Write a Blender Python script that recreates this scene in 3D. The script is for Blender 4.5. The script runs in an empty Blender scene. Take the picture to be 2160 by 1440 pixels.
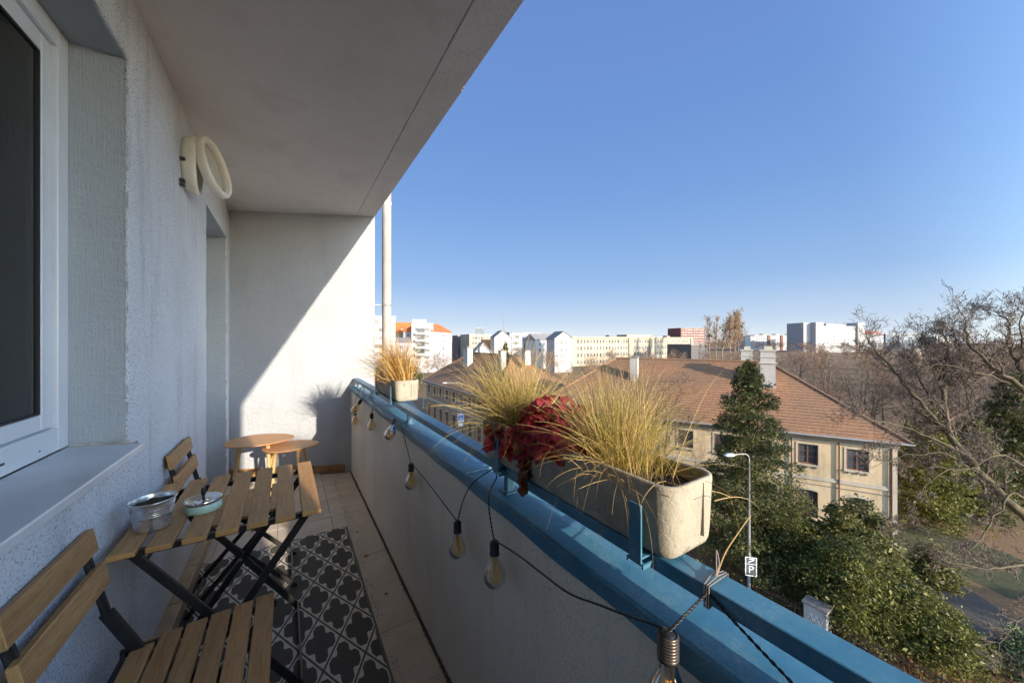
import bpy, math, random
import numpy as np
from mathutils import Vector, Matrix
R = random.Random(7)
rad = math.radians
SC = bpy.context.scene
COL = SC.collection

# ------------------------------------------------ camera, sky, sun, exposure
EYE = 1.33                       # camera above the balcony floor (z = 0)
FPX = 740.0
YAW = math.atan(471.0 / FPX)
SN, CS = math.sin(YAW), math.cos(YAW)
GR = EYE - 14.0                  # street level
cam_d = bpy.data.cameras.new("camera")
cam_d.lens = 36.0 * FPX / 2160.0
cam_d.sensor_width = 36.0
cam_d.shift_y = -3.0 / 2160.0
cam_d.clip_start = 0.02
cam_d.clip_end = 8000
cam = bpy.data.objects.new("camera", cam_d)
COL.objects.link(cam)
cam.location = (0, 0, EYE)
cam.rotation_euler = (math.pi / 2, 0, -YAW)
SC.camera = cam

TRAVEL = Vector((-0.174, 1.0, -0.294)).normalized()     # the way sunlight travels
to_sun = -TRAVEL
elev = math.asin(to_sun.z)
world = bpy.data.worlds.new("World")
SC.world = world
world.use_nodes = True
wn = world.node_tree
wn.nodes.clear()
sky = wn.nodes.new("ShaderNodeTexSky")
sky.sky_type = 'NISHITA'
sky.sun_disc = False
sky.sun_elevation = elev
sky.sun_rotation = math.atan2(to_sun.x, to_sun.y)
sky.altitude = 150
sky.air_density = 1.0
sky.dust_density = 0.4
sky.ozone_density = 2.2
bg = wn.nodes.new("ShaderNodeBackground")
bg.inputs[1].default_value = 0.15
wo = wn.nodes.new("ShaderNodeOutputWorld")
# clear winter air: the low band of the sky is pale blue rather than yellow
w_tc = wn.nodes.new("ShaderNodeTexCoord")
w_sep = wn.nodes.new("ShaderNodeSeparateXYZ")
wn.links.new(w_tc.outputs['Generated'], w_sep.inputs[0])
w_rmp = wn.nodes.new("ShaderNodeValToRGB")
w_rmp.color_ramp.interpolation = 'B_SPLINE'
wn.links.new(w_sep.outputs[2], w_rmp.inputs[0])
_el = w_rmp.color_ramp.elements
_el[0].position = 0.0; _el[0].color = (.68, .75, .81, 1)
_el[1].position = 1.0; _el[1].color = (.12, .215, .50, 1)
for p_, c_ in ((.05, (.47, .58, .73)), (.15, (.255, .42, .68)), (.38, (.145, .29, .61)), (.65, (.125, .235, .54))):
    _el.new(p_).color = (*c_, 1)
# the sky whitens towards the sun
w_dot = wn.nodes.new("ShaderNodeVectorMath"); w_dot.operation = 'DOT_PRODUCT'
wn.links.new(w_tc.outputs['Generated'], w_dot.inputs[0]); w_dot.inputs[1].default_value = tuple(to_sun)
w_sr = wn.nodes.new("ShaderNodeMapRange"); w_sr.interpolation_type = 'SMOOTHSTEP'
wn.links.new(w_dot.outputs['Value'], w_sr.inputs[0])
w_sr.inputs[1].default_value = .0; w_sr.inputs[2].default_value = .8; w_sr.inputs[3].default_value = 0.0; w_sr.inputs[4].default_value = 1.0
w_mx = wn.nodes.new("ShaderNodeMix"); w_mx.data_type = 'RGBA'
wn.links.new(w_sr.outputs[0], w_mx.inputs[0])
w_keep = wn.nodes.new("ShaderNodeMix"); w_keep.data_type = 'RGBA'; w_keep.inputs[0].default_value = .93
w_dim = wn.nodes.new("ShaderNodeMix"); w_dim.data_type = 'RGBA'; w_dim.blend_type = 'MULTIPLY'; w_dim.inputs[0].default_value = 1.0; w_dim.inputs[7].default_value = (.27, .29, .37, 1)
wn.links.new(sky.outputs[0], w_dim.inputs[6])
w_x2 = wn.nodes.new("ShaderNodeVectorMath"); w_x2.operation = 'SCALE'; w_x2.inputs['Scale'].default_value = 2.0
wn.links.new(w_rmp.outputs[0], w_x2.inputs[0])
wn.links.new(w_dim.outputs[2], w_keep.inputs[6]); wn.links.new(w_x2.outputs[0], w_keep.inputs[7])
wn.links.new(w_keep.outputs[2], w_mx.inputs[6]); wn.links.new(sky.outputs[0], w_mx.inputs[7])
wn.links.new(w_mx.outputs[2], bg.inputs[0])
wn.links.new(bg.outputs[0], wo.inputs[0])

sun_d = bpy.data.lights.new("sun", 'SUN')
sun_d.energy = 2.0
sun_d.angle = rad(0.5)
sun_d.color = (1.0, 0.87, 0.71)
sun = bpy.data.objects.new("sun", sun_d)
COL.objects.link(sun)
sun.rotation_euler = TRAVEL.to_track_quat('-Z', 'Y').to_euler()
SC.view_settings.view_transform = 'Standard'
SC.view_settings.look = 'None'
SC.view_settings.gamma = 1.0
SC.view_settings.use_curve_mapping = False
SC.view_settings.exposure = 2.02
SC.render.engine = 'CYCLES'
SC.cycles.max_bounces = 10
SC.cycles.diffuse_bounces = 6
SC.cycles.transparent_max_bounces = 16
SC.cycles.caustics_reflective = False
SC.cycles.caustics_refractive = False
SC.cycles.use_denoising = True

def at(u, v, f):
    """world point seen at photo pixel u, v at forward distance f"""
    a = (u - 1080) / FPX
    return Vector((f * (SN + a * CS), f * (CS - a * SN), EYE + f * (717 - v) / FPX))

def at_x(u, v, X):
    a = (u - 1080) / FPX
    return at(u, v, X / (SN + a * CS))

# ------------------------------------------------ materials
class NT:
    def __init__(s, name):
        s.m = bpy.data.materials.new(name)
        s.m.use_nodes = True
        s.t = s.m.node_tree
        s.t.nodes.clear()
        s.out = s.t.nodes.new("ShaderNodeOutputMaterial")
    def n(s, typ, **kw):
        nd = s.t.nodes.new(typ)
        for k, v in kw.items():
            setattr(nd, k, v)
        return nd
    def put(s, sock, v):
        if isinstance(v, bpy.types.NodeSocket):
            s.t.links.new(v, sock)
        else:
            sock.default_value = v
    def math(s, op, a, b=0.0, c=0.0):
        nd = s.n("ShaderNodeMath", operation=op)
        s.put(nd.inputs[0], a); s.put(nd.inputs[1], b)
        if op in ('MULTIPLY_ADD', 'COMPARE', 'SMOOTH_MIN'):
            s.put(nd.inputs[2], c)
        return nd.outputs[0]
    def obj(s):
        return s.n("ShaderNodeTexCoord").outputs['Object']
    def map(s, vec, scale=(1, 1, 1), loc=(0, 0, 0), rot=(0, 0, 0)):
        nd = s.n("ShaderNodeMapping")
        s.put(nd.inputs[0], vec)
        nd.inputs['Scale'].default_value = scale
        nd.inputs['Location'].default_value = loc
        nd.inputs['Rotation'].default_value = rot
        return nd.outputs[0]
    def noise(s, vec, scale, detail=4, rough=.55, dist=0):
        nd = s.n("ShaderNodeTexNoise")
        s.put(nd.inputs['Vector'], vec)
        nd.inputs['Scale'].default_value = scale
        nd.inputs['Detail'].default_value = detail
        nd.inputs['Roughness'].default_value = rough
        nd.inputs['Distortion'].default_value = dist
        return nd.outputs[0]
    def ramp(s, fac, pts):
        nd = s.n("ShaderNodeValToRGB")
        s.put(nd.inputs[0], fac)
        el = nd.color_ramp.elements
        while len(el) < len(pts):
            el.new(0.5)
        for e, (p, c) in zip(el, pts):
            e.position = p
            e.color = (c[0], c[1], c[2], 1) if not isinstance(c, (int, float)) else (c, c, c, 1)
        return nd.outputs[0]
    def mix(s, fac, a, b, blend='MIX'):
        nd = s.n("ShaderNodeMix", data_type='RGBA', blend_type=blend)
        s.put(nd.inputs[0], fac)
        for sock, v in ((nd.inputs[6], a), (nd.inputs[7], b)):
            if isinstance(v, (tuple, list)):
                v = (v[0], v[1], v[2], 1)
            s.put(sock, v)
        return nd.outputs[2]
    def bump(s, h, strength=.3, dist=.01, normal=None):
        nd = s.n("ShaderNodeBump")
        s.put(nd.inputs['Height'], h)
        nd.inputs['Strength'].default_value = strength
        nd.inputs['Distance'].default_value = dist
        if normal is not None:
            s.put(nd.inputs['Normal'], normal)
        return nd.outputs[0]
    def pbsdf(s, col, rough=.6, metal=0.0, normal=None, **kw):
        p = s.n("ShaderNodeBsdfPrincipled")
        if isinstance(col, (tuple, list)):
            col = (col[0], col[1], col[2], 1)
        s.put(p.inputs['Base Color'], col)
        s.put(p.inputs['Roughness'], rough)
        s.put(p.inputs['Metallic'], metal)
        if normal is not None:
            s.put(p.inputs['Normal'], normal)
        for k, v in kw.items():
            s.put(p.inputs[k.replace('_', ' ')], v)
        s.t.links.new(p.outputs[0], s.out.inputs[0])
        return p

def simple(name, c, rough=.6, c2=None, ns=3, metal=0.0, bs=0, bst=.3, bd=.005, rand=0.0, lo=.35, hi=.65, **kw):
    t = NT(name)
    o = t.obj()
    col = (c[0], c[1], c[2])
    if c2 is not None:
        col = t.ramp(t.noise(o, ns, 5, .6), [(lo, c), (hi, c2)])
    if rand:
        oi = t.n("ShaderNodeObjectInfo").outputs['Random']
        k = t.math('MULTIPLY_ADD', oi, rand, 1 - rand / 2)
        hv = t.n("ShaderNodeHueSaturation")
        if isinstance(col, tuple):
            hv.inputs['Color'].default_value = (*col, 1)
        else:
            t.put(hv.inputs['Color'], col)
        t.put(hv.inputs['Value'], k)
        col = hv.outputs[0]
    nrm = t.bump(t.noise(o, bs, 4, .6), bst, bd) if bs else None
    t.pbsdf(col, rough, metal, nrm, **kw)
    return t.m

def stucco(name, base, dark, scale=220, streak=False, bst=.8):
    t = NT(name)
    o = t.obj()
    big = t.noise(o, 1.3, 4, .6)
    col = t.mix(t.ramp(big, [(.35, 0.0), (.7, 1.0)]), base, tuple(x * .86 for x in base))
    run = t.noise(t.map(o, (1, 1, .16)), 7, 5, .7)
    col = t.mix(t.ramp(run, [(.52, 0.0), (.74, .32)]), col, dark)
    # coarse plaster grains with pits that hold dirt
    g = t.noise(o, scale, 3, .7)
    pit = t.ramp(g, [(.38, 1.0), (.44, 0.0)])
    amt = t.math('MULTIPLY', pit, t.ramp(t.noise(o, 2.0, 3), [(.3, .35), (.7, 1.0)]))
    col = t.mix(amt, col, dark)
    h = t.math('ADD', g, t.math('MULTIPLY', t.noise(o, scale / 5, 4, .6), 1.2))
    if streak:
        sv = t.noise(t.map(o, (1, 1, .05)), 160, 3, .6)
        h = t.math('ADD', h, t.math('MULTIPLY', sv, .8))
        h = t.math('ADD', h, t.math('MULTIPLY', t.noise(t.map(o, (.3, .3, 1), rot=(.2, .1, 0)), 14, 3, .6, 2.0), 1.5))
    t.pbsdf(col, .93, 0, t.bump(h, bst, .007))
    return t.m

MAT = {}
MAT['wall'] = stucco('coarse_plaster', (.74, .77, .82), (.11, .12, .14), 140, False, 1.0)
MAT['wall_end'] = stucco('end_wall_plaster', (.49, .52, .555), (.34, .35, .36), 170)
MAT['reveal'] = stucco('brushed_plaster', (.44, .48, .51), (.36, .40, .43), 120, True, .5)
MAT['parapet'] = stucco('parapet_plaster', (.84, .735, .61), (.42, .38, .33), 260, False, .35)

def ceiling_mat():
    t = NT('ceiling_paint')
    o = t.obj()
    a = t.noise(o, 2.6, 7, .7, .15)
    col = t.ramp(a, [(.3, (.64, .575, .515)), (.5, (.74, .68, .62)), (.72, (.67, .61, .55))])
    h = t.math('ADD', t.noise(t.map(o, (1, .3, 1)), 18, 4, .6), t.math('MULTIPLY', t.noise(o, 240, 3, .6), .25))
    t.pbsdf(col, .9, 0, t.bump(h, .35, .006))
    return t.m
MAT['ceiling'] = ceiling_mat()
MAT['edge_board'] = stucco('edge_board_paint', (.80, .735, .67), (.50, .45, .40), 120, False, .3)

def wood(name, c1, c2, c3, axis='Y', rough=.5, rand=.25, gs=1.0):
    t = NT(name)
    o = t.obj()
    oi = t.n("ShaderNodeObjectInfo").outputs['Random']
    cv = t.n("ShaderNodeCombineXYZ")
    for k in range(3):
        t.put(cv.inputs[k], t.math('MULTIPLY', oi, 13.7 + 5 * k))
    ad = t.n("ShaderNodeVectorMath", operation='ADD')
    t.put(ad.inputs[0], o); t.put(ad.inputs[1], cv.outputs[0])
    sc = {'X': (.06, 1, 1), 'Y': (1, .06, 1), 'Z': (1, 1, .06)}[axis]
    v = t.map(ad.outputs[0], sc)
    g = t.noise(v, 55 * gs, 5, .65, .6)
    f = t.noise(v, 260 * gs, 3, .7)
    col = t.ramp(g, [(.3, c2), (.5, c1), (.72, c3)])
    col = t.mix(t.ramp(f, [(.36, .55), (.5, 0.0)]), col, tuple(x * .55 for x in c2))
    hv = t.n("ShaderNodeHueSaturation")
    t.put(hv.inputs['Color'], col)
    t.put(hv.inputs['Value'], t.math('MULTIPLY_ADD', oi, rand, 1 - rand / 2))
    t.pbsdf(hv.outputs[0], t.ramp(g, [(.3, rough), (.7, rough + .15)]), 0, t.bump(f, .25, .001))
    return t.m
MAT['slat'] = wood('stained_acacia', (.45, .24, .095), (.37, .18, .058), (.55, .31, .12), 'Y')
MAT['slat_end'] = wood('raw_end_grain', (.55, .30, .10), (.46, .24, .075), (.62, .36, .13), 'X', rough=.6)
MAT['beech'] = wood('oiled_beech', (.52, .27, .115), (.45, .22, .09), (.57, .32, .15), 'X', rough=.4, rand=.08)
MAT['birch'] = wood('pale_birch', (.66, .45, .21), (.58, .37, .16), (.72, .52, .27), 'Z', rough=.45, rand=.08)
MAT['steel_black'] = simple('black_steel', (.022, .021, .020), .38, (.035, .032, .028), 20, rand=.1)

def blue_paint():
    t = NT('weathered_blue_paint')
    o = t.obj()
    n1 = t.noise(o, 7, 6, .7)
    n2 = t.noise(o, 60, 5, .75)
    col = t.ramp(n1, [(.3, (.038, .150, .240)), (.7, (.060, .205, .30))])
    k = t.math('MULTIPLY', t.ramp(n1, [(.42, 0.0), (.66, .8)]), t.ramp(t.noise(o, 170, 5, .8), [(.44, 0.0), (.66, .8)]))
    col = t.mix(k, col, (.30, .36, .36))
    chips = t.ramp(t.noise(o, 28, 5, .7), [(.70, 0.0), (.725, 1.0)])
    col = t.mix(chips, col, (.42, .44, .42))
    rust = t.math('MULTIPLY', t.ramp(t.noise(o, 45, 5, .75), [(.60, 0.0), (.66, 1.0)]), t.ramp(t.noise(o, 3.5, 3), [(.52, 0.0), (.62, 1.0)]))
    col = t.mix(rust, col, (.16, .075, .035))
    t.pbsdf(col, t.ramp(n1, [(.3, .34), (.7, .55)]), 0, t.bump(t.math('ADD', t.noise(o, 12, 3), t.math('MULTIPLY', n2, .25)), .25, .004))
    return t.m
MAT['blue'] = blue_paint()

def concrete_planter():
    t = NT('cast_stone')
    o = t.obj()
    n1 = t.noise(o, 9, 6, .65)
    n2 = t.noise(o, 90, 5, .7)
    col = t.ramp(n1, [(.28, (.22, .20, .155)), (.5, (.36, .325, .25)), (.72, (.27, .245, .195))])
    col = t.mix(t.ramp(n2, [(.30, .8), (.42, 0.0)]), col, (.24, .21, .16))
    t.pbsdf(col, .88, 0, t.bump(t.math('ADD', n2, n1), .7, .004))
    return t.m
MAT['stone'] = concrete_planter()
MAT['soil'] = simple('potting_soil', (.035, .022, .014), .95, (.085, .055, .035), 60, bs=140, bst=1.0, bd=.01)
MAT['pvc'] = simple('white_upvc', (.74, .76, .80), .28, (.68, .70, .73), 4)
MAT['pvc_grey'] = simple('grey_sash', (.78, .78, .80), .3)
MAT['gasket'] = simple('black_gasket', (.02, .02, .022), .5)
MAT['sill'] = simple('sill_coating', (.62, .64, .66), .35, (.50, .51, .52), 5, bs=60, bst=.08)
MAT['caulk'] = simple('old_caulk', (.35, .33, .28), .8, (.55, .53, .48), 30, bs=60, bst=.6)
MAT['curtain'] = simple('net_curtain', (.80, .80, .80), .9, (.70, .70, .70), 20)
MAT['room'] = simple('dim_room', (.6, .59, .58), .9)
MAT['tile'] = simple('floor_tile', (.62, .53, .44), .55, (.48, .40, .32), 6, bs=180, bst=.12, rand=.10, lo=.3, hi=.75)
MAT['grout'] = simple('dirty_grout', (.10, .085, .07), .95, (.16, .135, .11), 40, bs=100)
MAT['skirt'] = simple('ochre_tile', (.40, .235, .09), .5, (.30, .17, .065), 12, rand=.15, bs=120, bst=.15)
MAT['skirt_side'] = simple('sandy_tile', (.46, .36, .24), .5, (.36, .27, .17), 12, rand=.1, bs=120, bst=.15)
MAT['dirt'] = simple('grit', (.05, .038, .028), .95, (.12, .09, .065), 200, rand=.5)
MAT['zinc'] = simple('galvanised_zinc', (.80, .81, .80), .26, (.60, .61, .61), 45, metal=.85, bs=30, bst=.08)
MAT['chrome'] = simple('chrome', (.75, .75, .76), .08, metal=1.0)
MAT['mint'] = simple('mint_enamel', (.50, .72, .58), .35)
MAT['pipe'] = simple('aluminium_pipe', (.60, .57, .53), .45, (.50, .47, .44), 8, metal=.1)
MAT['trim'] = simple('grey_trim', (.22, .23, .24), .5)
MAT['rubber'] = simple('black_rubber', (.012, .012, .012), .45)
MAT['lampshade'] = simple('yellowed_plastic', (.78, .75, .68), .35, (.68, .64, .56), 9)
MAT['filament'] = simple('filament', (.75, .42, .06), .5)
MAT['dry_grass'] = None

def blades(name, c1, c2, c3, c4):
    t = NT(name)
    isl = t.n("ShaderNodeNewGeometry").outputs['Random Per Island']
    col = t.ramp(isl, [(0.0, c1), (.4, c2), (.75, c3), (1.0, c4)])
    p = t.n("ShaderNodeBsdfPrincipled")
    t.put(p.inputs['Base Color'], col)
    p.inputs['Roughness'].default_value = .55
    tr = t.n("ShaderNodeBsdfTranslucent")
    t.put(tr.inputs[0], col)
    mx = t.n("ShaderNodeMixShader")
    mx.inputs[0].default_value = .35
    t.t.links.new(p.outputs[0], mx.inputs[1]); t.t.links.new(tr.outputs[0], mx.inputs[2])
    t.t.links.new(mx.outputs[0], t.out.inputs[0])
    return t.m
MAT['blade_yellow'] = blades('golden_green_blades', (.30, .28, .055), (.48, .37, .10), (.60, .44, .17), (.64, .45, .21))
MAT['blade_straw'] = blades('straw_blades', (.48, .32, .12), (.55, .38, .15), (.50, .32, .13), (.38, .24, .10))
MAT['blade_orange'] = blades('amber_blades', (.48, .27, .06), (.56, .32, .07), (.54, .36, .13), (.42, .26, .10))
MAT['leaf_dark'] = blades('dark_evergreen', (.055, .072, .020), (.095, .110, .028), (.135, .140, .040), (.21, .16, .065))
MAT['leaf_yew'] = blades('yew_green', (.055, .072, .015), (.115, .125, .024), (.19, .185, .038), (.27, .24, .06))
MAT['leaf_gloss'] = blades('glossy_shrub', (.065, .082, .020), (.125, .135, .036), (.20, .18, .055), (.29, .24, .08))
MAT['leaf_rust'] = blades('brown_leaves', (.22, .11, .04), (.30, .15, .06), (.18, .10, .05), (.35, .20, .08))
MAT['bark'] = simple('bark', (.105, .082, .055), .9, (.055, .043, .032), 6, bs=20, bst=.8, bd=.03)
MAT['bark_moss'] = simple('mossy_bark', (.155, .125, .06), .9, (.075, .060, .042), 2.5, bs=14, bst=.8, bd=.03)
MAT['twig'] = simple('twigs', (.19, .14, .10), .9, (.13, .095, .07), 1.5)
MAT['twig_red'] = simple('reddish_twigs', (.29, .17, .105), .9, (.19, .115, .08), 1.0)
MAT['twig_far'] = simple('far_twigs', (.25, .175, .13), .9, (.18, .125, .095), .08)
MAT['twig_gold'] = simple('golden_twigs', (.36, .24, .14), .9, (.27, .18, .11), .5)

def heuchera(name, c1, c2, c3):
    t = NT(name)
    o = t.obj()
    oi = t.n("ShaderNodeObjectInfo").outputs['Random']
    n = t.noise(o, 60, 4, .6)
    col = t.ramp(n, [(.3, c1), (.55, c2), (.75, c3)])
    hv = t.n("ShaderNodeHueSaturation")
    t.put(hv.inputs['Color'], col)
    t.put(hv.inputs['Value'], t.math('MULTIPLY_ADD', oi, .9, .6))
    p = t.n("ShaderNodeBsdfPrincipled")
    t.put(p.inputs['Base Color'], hv.outputs[0])
    p.inputs['Roughness'].default_value = .42
    t.put(p.inputs['Normal'], t.bump(t.noise(o, 130, 3), .6, .002))
    tr = t.n("ShaderNodeBsdfTranslucent")
    t.put(tr.inputs[0], t.mix(.5, hv.outputs[0], (.75, .10, .04)))
    mx = t.n("ShaderNodeMixShader")
    mx.inputs[0].default_value = .35
    t.t.links.new(p.outputs[0], mx.inputs[1]); t.t.links.new(tr.outputs[0], mx.inputs[2])
    t.t.links.new(mx.outputs[0], t.out.inputs[0])
    return t.m
MAT['red_leaf'] = heuchera('crimson_leaf', (.27, .016, .032), (.52, .038, .06), (.70, .12, .07))
MAT['brown_leaf'] = heuchera('withered_leaf', (.12, .035, .015), (.24, .08, .025), (.40, .17, .05))

def glass_mat(name, tint, refl=1.45, base=0.0, rough=.0):
    t = NT(name)
    tr = t.n("ShaderNodeBsdfTransparent"); tr.inputs[0].default_value = (*tint, 1)
    gl = t.n("ShaderNodeBsdfGlossy"); gl.inputs['Roughness'].default_value = rough
    fr = t.n("ShaderNodeFresnel"); fr.inputs[0].default_value = refl
    k = t.math('ADD', fr.outputs[0], base)
    mx = t.n("ShaderNodeMixShader")
    t.put(mx.inputs[0], k)
    t.t.links.new(tr.outputs[0], mx.inputs[1]); t.t.links.new(gl.outputs[0], mx.inputs[2])
    t.t.links.new(mx.outputs[0], t.out.inputs[0])
    return t.m
MAT['bulb_glass'] = glass_mat('amber_bulb_glass', (1.0, .84, .50), 1.5, .07)
MAT['window_glass'] = glass_mat('window_glass', (.97, .98, .98), 1.5, .04)
MAT['far_glass'] = simple('dark_pane', (.065, .072, .085), .12, rand=.8)
MAT['far_glass_grey'] = simple('grey_pane', (.20, .21, .24), .2, rand=.6)
MAT['town_pane'] = simple('town_pane', (.15, .155, .17), .2, rand=1.0)

def rug_mat():
    t = NT('trellis_rug')
    o = t.obj()
    sep = t.n("ShaderNodeSeparateXYZ"); t.put(sep.inputs[0], o)
    wob = t.noise(o, 30, 2)
    x = t.math('DIVIDE', t.math('SUBTRACT', sep.outputs[0], .117), .158)
    y = t.math('DIVIDE', t.math('SUBTRACT', sep.outputs[1], 2.36), .310)
    def cell(xo, yo):
        def fold(a, off):
            a = t.math('ADD', a, off + 40.5)
            a = t.math('FRACT', a)
            return t.math('ABSOLUTE', t.math('SUBTRACT', a, .5))
        ax, ay = fold(x, xo), fold(y, yo)
        # snapped to the weave so that the curves step
        ax = t.math('SNAP', ax, .021); ay = t.math('SNAP', ay, .021)
        def circ(cx, cy, r):
            dx = t.math('SUBTRACT', ax, cx); dy = t.math('SUBTRACT', ay, cy)
            return t.math('SUBTRACT', t.math('SQRT', t.math('ADD', t.math('MULTIPLY', dx, dx), t.math('MULTIPLY', dy, dy))), r)
        d = t.math('MINIMUM', circ(.21, 0, .146), circ(0, .21, .146))
        dm = t.math('MULTIPLY', t.math('SUBTRACT', t.math('ADD', ax, ay), .30), .707)
        return t.math('MINIMUM', d, dm)
    dA, dB = cell(0, 0), cell(.5, .5)
    d = t.math('MINIMUM', dA, dB)
    ring = t.math('MULTIPLY', t.math('GREATER_THAN', d, .0), t.math('GREATER_THAN', t.math('ABSOLUTE', t.math('SUBTRACT', dA, dB)), .030))
    # a second thin light edge in the gap between two rings
    weave = t.noise(t.map(o, (1, 1, 1), rot=(0, 0, .5)), 400, 2)
    w2 = t.n("ShaderNodeTexWave"); t.put(w2.inputs[0], t.map(o, (1, 1, 1), rot=(0, 0, .9)))
    w2.inputs['Scale'].default_value = 75; w2.inputs['Distortion'].default_value = .4
    dk = t.mix(w2.outputs[1], (.055, .049, .043), (.105, .094, .081))
    lt = t.mix(w2.outputs[1], (.60, .55, .46), (.78, .72, .62))
    col = t.mix(ring, dk, lt)
    # plain dark hem
    ex = t.math('GREATER_THAN', sep.outputs[0], .336)
    col = t.mix(ex, col, (.15, .135, .115))
    col = t.mix(t.ramp(t.noise(o, 6, 4), [(.45, 0.0), (.8, .25)]), col, (.20, .17, .14))
    t.pbsdf(col, .8, 0, t.bump(t.math('ADD', w2.outputs[1], weave), .5, .002))
    return t.m
MAT['rug'] = rug_mat()

# ------------------------------------------------ geometry helpers
class MB:
    def __init__(s):
        s.v, s.f, s.mi = [], [], []
    def add(s, vs, fs, mi=0):
        b = len(s.v)
        s.v += [tuple(p) for p in vs]
        s.f += [tuple(i + b for i in f) for f in fs]
        s.mi += [mi] * len(fs)
        return s
    def box(s, a, b, mi=0):
        x0, y0, z0 = a; x1, y1, z1 = b
        vs = [(x0, y0, z0), (x1, y0, z0), (x1, y1, z0), (x0, y1, z0), (x0, y0, z1), (x1, y0, z1), (x1, y1, z1), (x0, y1, z1)]
        return s.add(vs, [(0, 3, 2, 1), (4, 5, 6, 7), (0, 1, 5, 4), (1, 2, 6, 5), (2, 3, 7, 6), (3, 0, 4, 7)], mi)
    def obox(s, c, ax, ay, az, hx, hy, hz, mi=0):
        """oriented box: centre, unit axes, half sizes"""
        c = Vector(c); vs = []
        for k in (-1, 1):
            for (i, j) in ((-1, -1), (1, -1), (1, 1), (-1, 1)):
                vs.append(c + ax * (i * hx) + ay * (j * hy) + az * (k * hz))
        return s.add(vs, [(0, 3, 2, 1), (4, 5, 6, 7), (0, 1, 5, 4), (1, 2, 6, 5), (2, 3, 7, 6), (3, 0, 4, 7)], mi)
    def bar(s, p, q, w, h, up=(0, 0, 1), mi=0):
        """rectangular bar from p to q; w sideways, h along up"""
        p, q = Vector(p), Vector(q)
        d = (q - p); L = d.length; d.normalize()
        side = d.cross(Vector(up))
        if side.length < 1e-5:
            side = d.cross(Vector((1, 0, 0)))
        side.normalize(); u = side.cross(d).normalized()
        return s.obox((p + q) / 2, d, side, u, L / 2, w / 2, h / 2, mi)
    def tube(s, pts, rs, n=8, cap=True, mi=0):
        pts = [Vector(p) for p in pts]
        if not isinstance(rs, (list, tuple)):
            rs = [rs] * len(pts)
        b = len(s.v); up = None
        m = len(pts)
        for i, p in enumerate(pts):
            d = (pts[min(i + 1, m - 1)] - pts[max(i - 1, 0)])
            if d.length < 1e-9:
                d = Vector((0, 0, 1))
            d.normalize()
            if up is None:
                up = Vector((0, 0, 1)) if abs(d.z) < .9 else Vector((1, 0, 0))
            a = d.cross(up)
            if a.length < 1e-4:
                a = d.cross(Vector((.3, 1, .2)))
            a.normalize(); c = a.cross(d).normalized(); up = c
            for k in range(n):
                t = 2 * math.pi * k / n
                s.v.append(tuple(p + a * (rs[i] * math.cos(t)) + c * (rs[i] * math.sin(t))))
        for i in range(m - 1):
            for k in range(n):
                k2 = (k + 1) % n
                s.f.append((b + i * n + k, b + i * n + k2, b + (i + 1) * n + k2, b + (i + 1) * n + k)); s.mi.append(mi)
        if cap:
            s.f.append(tuple(b + k for k in range(n))); s.mi.append(mi)
            s.f.append(tuple(b + (m - 1) * n + n - 1 - k for k in range(n))); s.mi.append(mi)
        return s
    def lathe(s, prof, n=24, c=(0, 0, 0), mi=0):
        b = len(s.v); c = Vector(c)
        for (r, z) in prof:
            for k in range(n):
                t = 2 * math.pi * k / n
                s.v.append((c.x + r * math.cos(t), c.y + r * math.sin(t), c.z + z))
        for i in range(len(prof) - 1):
            for k in range(n):
                k2 = (k + 1) % n
                s.f.append((b + i * n + k, b + i * n + k2, b + (i + 1) * n + k2, b + (i + 1) * n + k)); s.mi.append(mi)
        return s
    def loft(s, rings, cap0=True, cap1=True, mi=0):
        b = len(s.v); n = len(rings[0])
        for r in rings:
            s.v += [tuple(p) for p in r]
        for i in range(len(rings) - 1):
            for k in range(n):
                k2 = (k + 1) % n
                s.f.append((b + i * n + k, b + i * n + k2, b + (i + 1) * n + k2, b + (i + 1) * n + k)); s.mi.append(mi)
        if cap0:
            s.f.append(tuple(b + n - 1 - k for k in range(n))); s.mi.append(mi)
        if cap1:
            s.f.append(tuple(b + (len(rings) - 1) * n + k for k in range(n))); s.mi.append(mi)
        return s
    def mesh(s, name, mats, smooth=False):
        me = bpy.data.meshes.new(name)
        me.from_pydata(s.v, [], s.f)
        if not isinstance(mats, (list, tuple)):
            mats = [mats]
        for m in mats:
            me.materials.append(m)
        if len(mats) > 1:
            me.polygons.foreach_set('material_index', s.mi)
        if smooth:
            me.polygons.foreach_set('use_smooth', [True] * len(s.f))
        me.update()
        return me
    def build(s, name, mats, parent=None, smooth=False, bevel=0, kind=None, label=None, segs=2):
        o = link(name, s.mesh(name, mats, smooth), parent)
        if bevel:
            m = o.modifiers.new("bevel", 'BEVEL'); m.width = bevel; m.segments = segs; m.limit_method = 'ANGLE'; m.angle_limit = rad(40)
        if smooth == 'auto':
            pass
        if kind: o['kind'] = kind
        if label: o['label'] = label
        return o

def link(name, me, parent=None):
    o = bpy.data.objects.new(name, me)
    COL.objects.link(o)
    if parent is not None:
        o.parent = parent
    return o

def tag(o, label, cat, group=None):
    o['label'] = label; o['category'] = cat
    if group: o['group'] = group
    return o

def thing(name, label, cat, loc=(0, 0, 0), rz=0.0, group=None):
    o = bpy.data.objects.new(name, None)
    COL.objects.link(o)
    o.location = loc; o.rotation_euler = (0, 0, rz)
    o.empty_display_size = .1
    return tag(o, label, cat, group)

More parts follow.
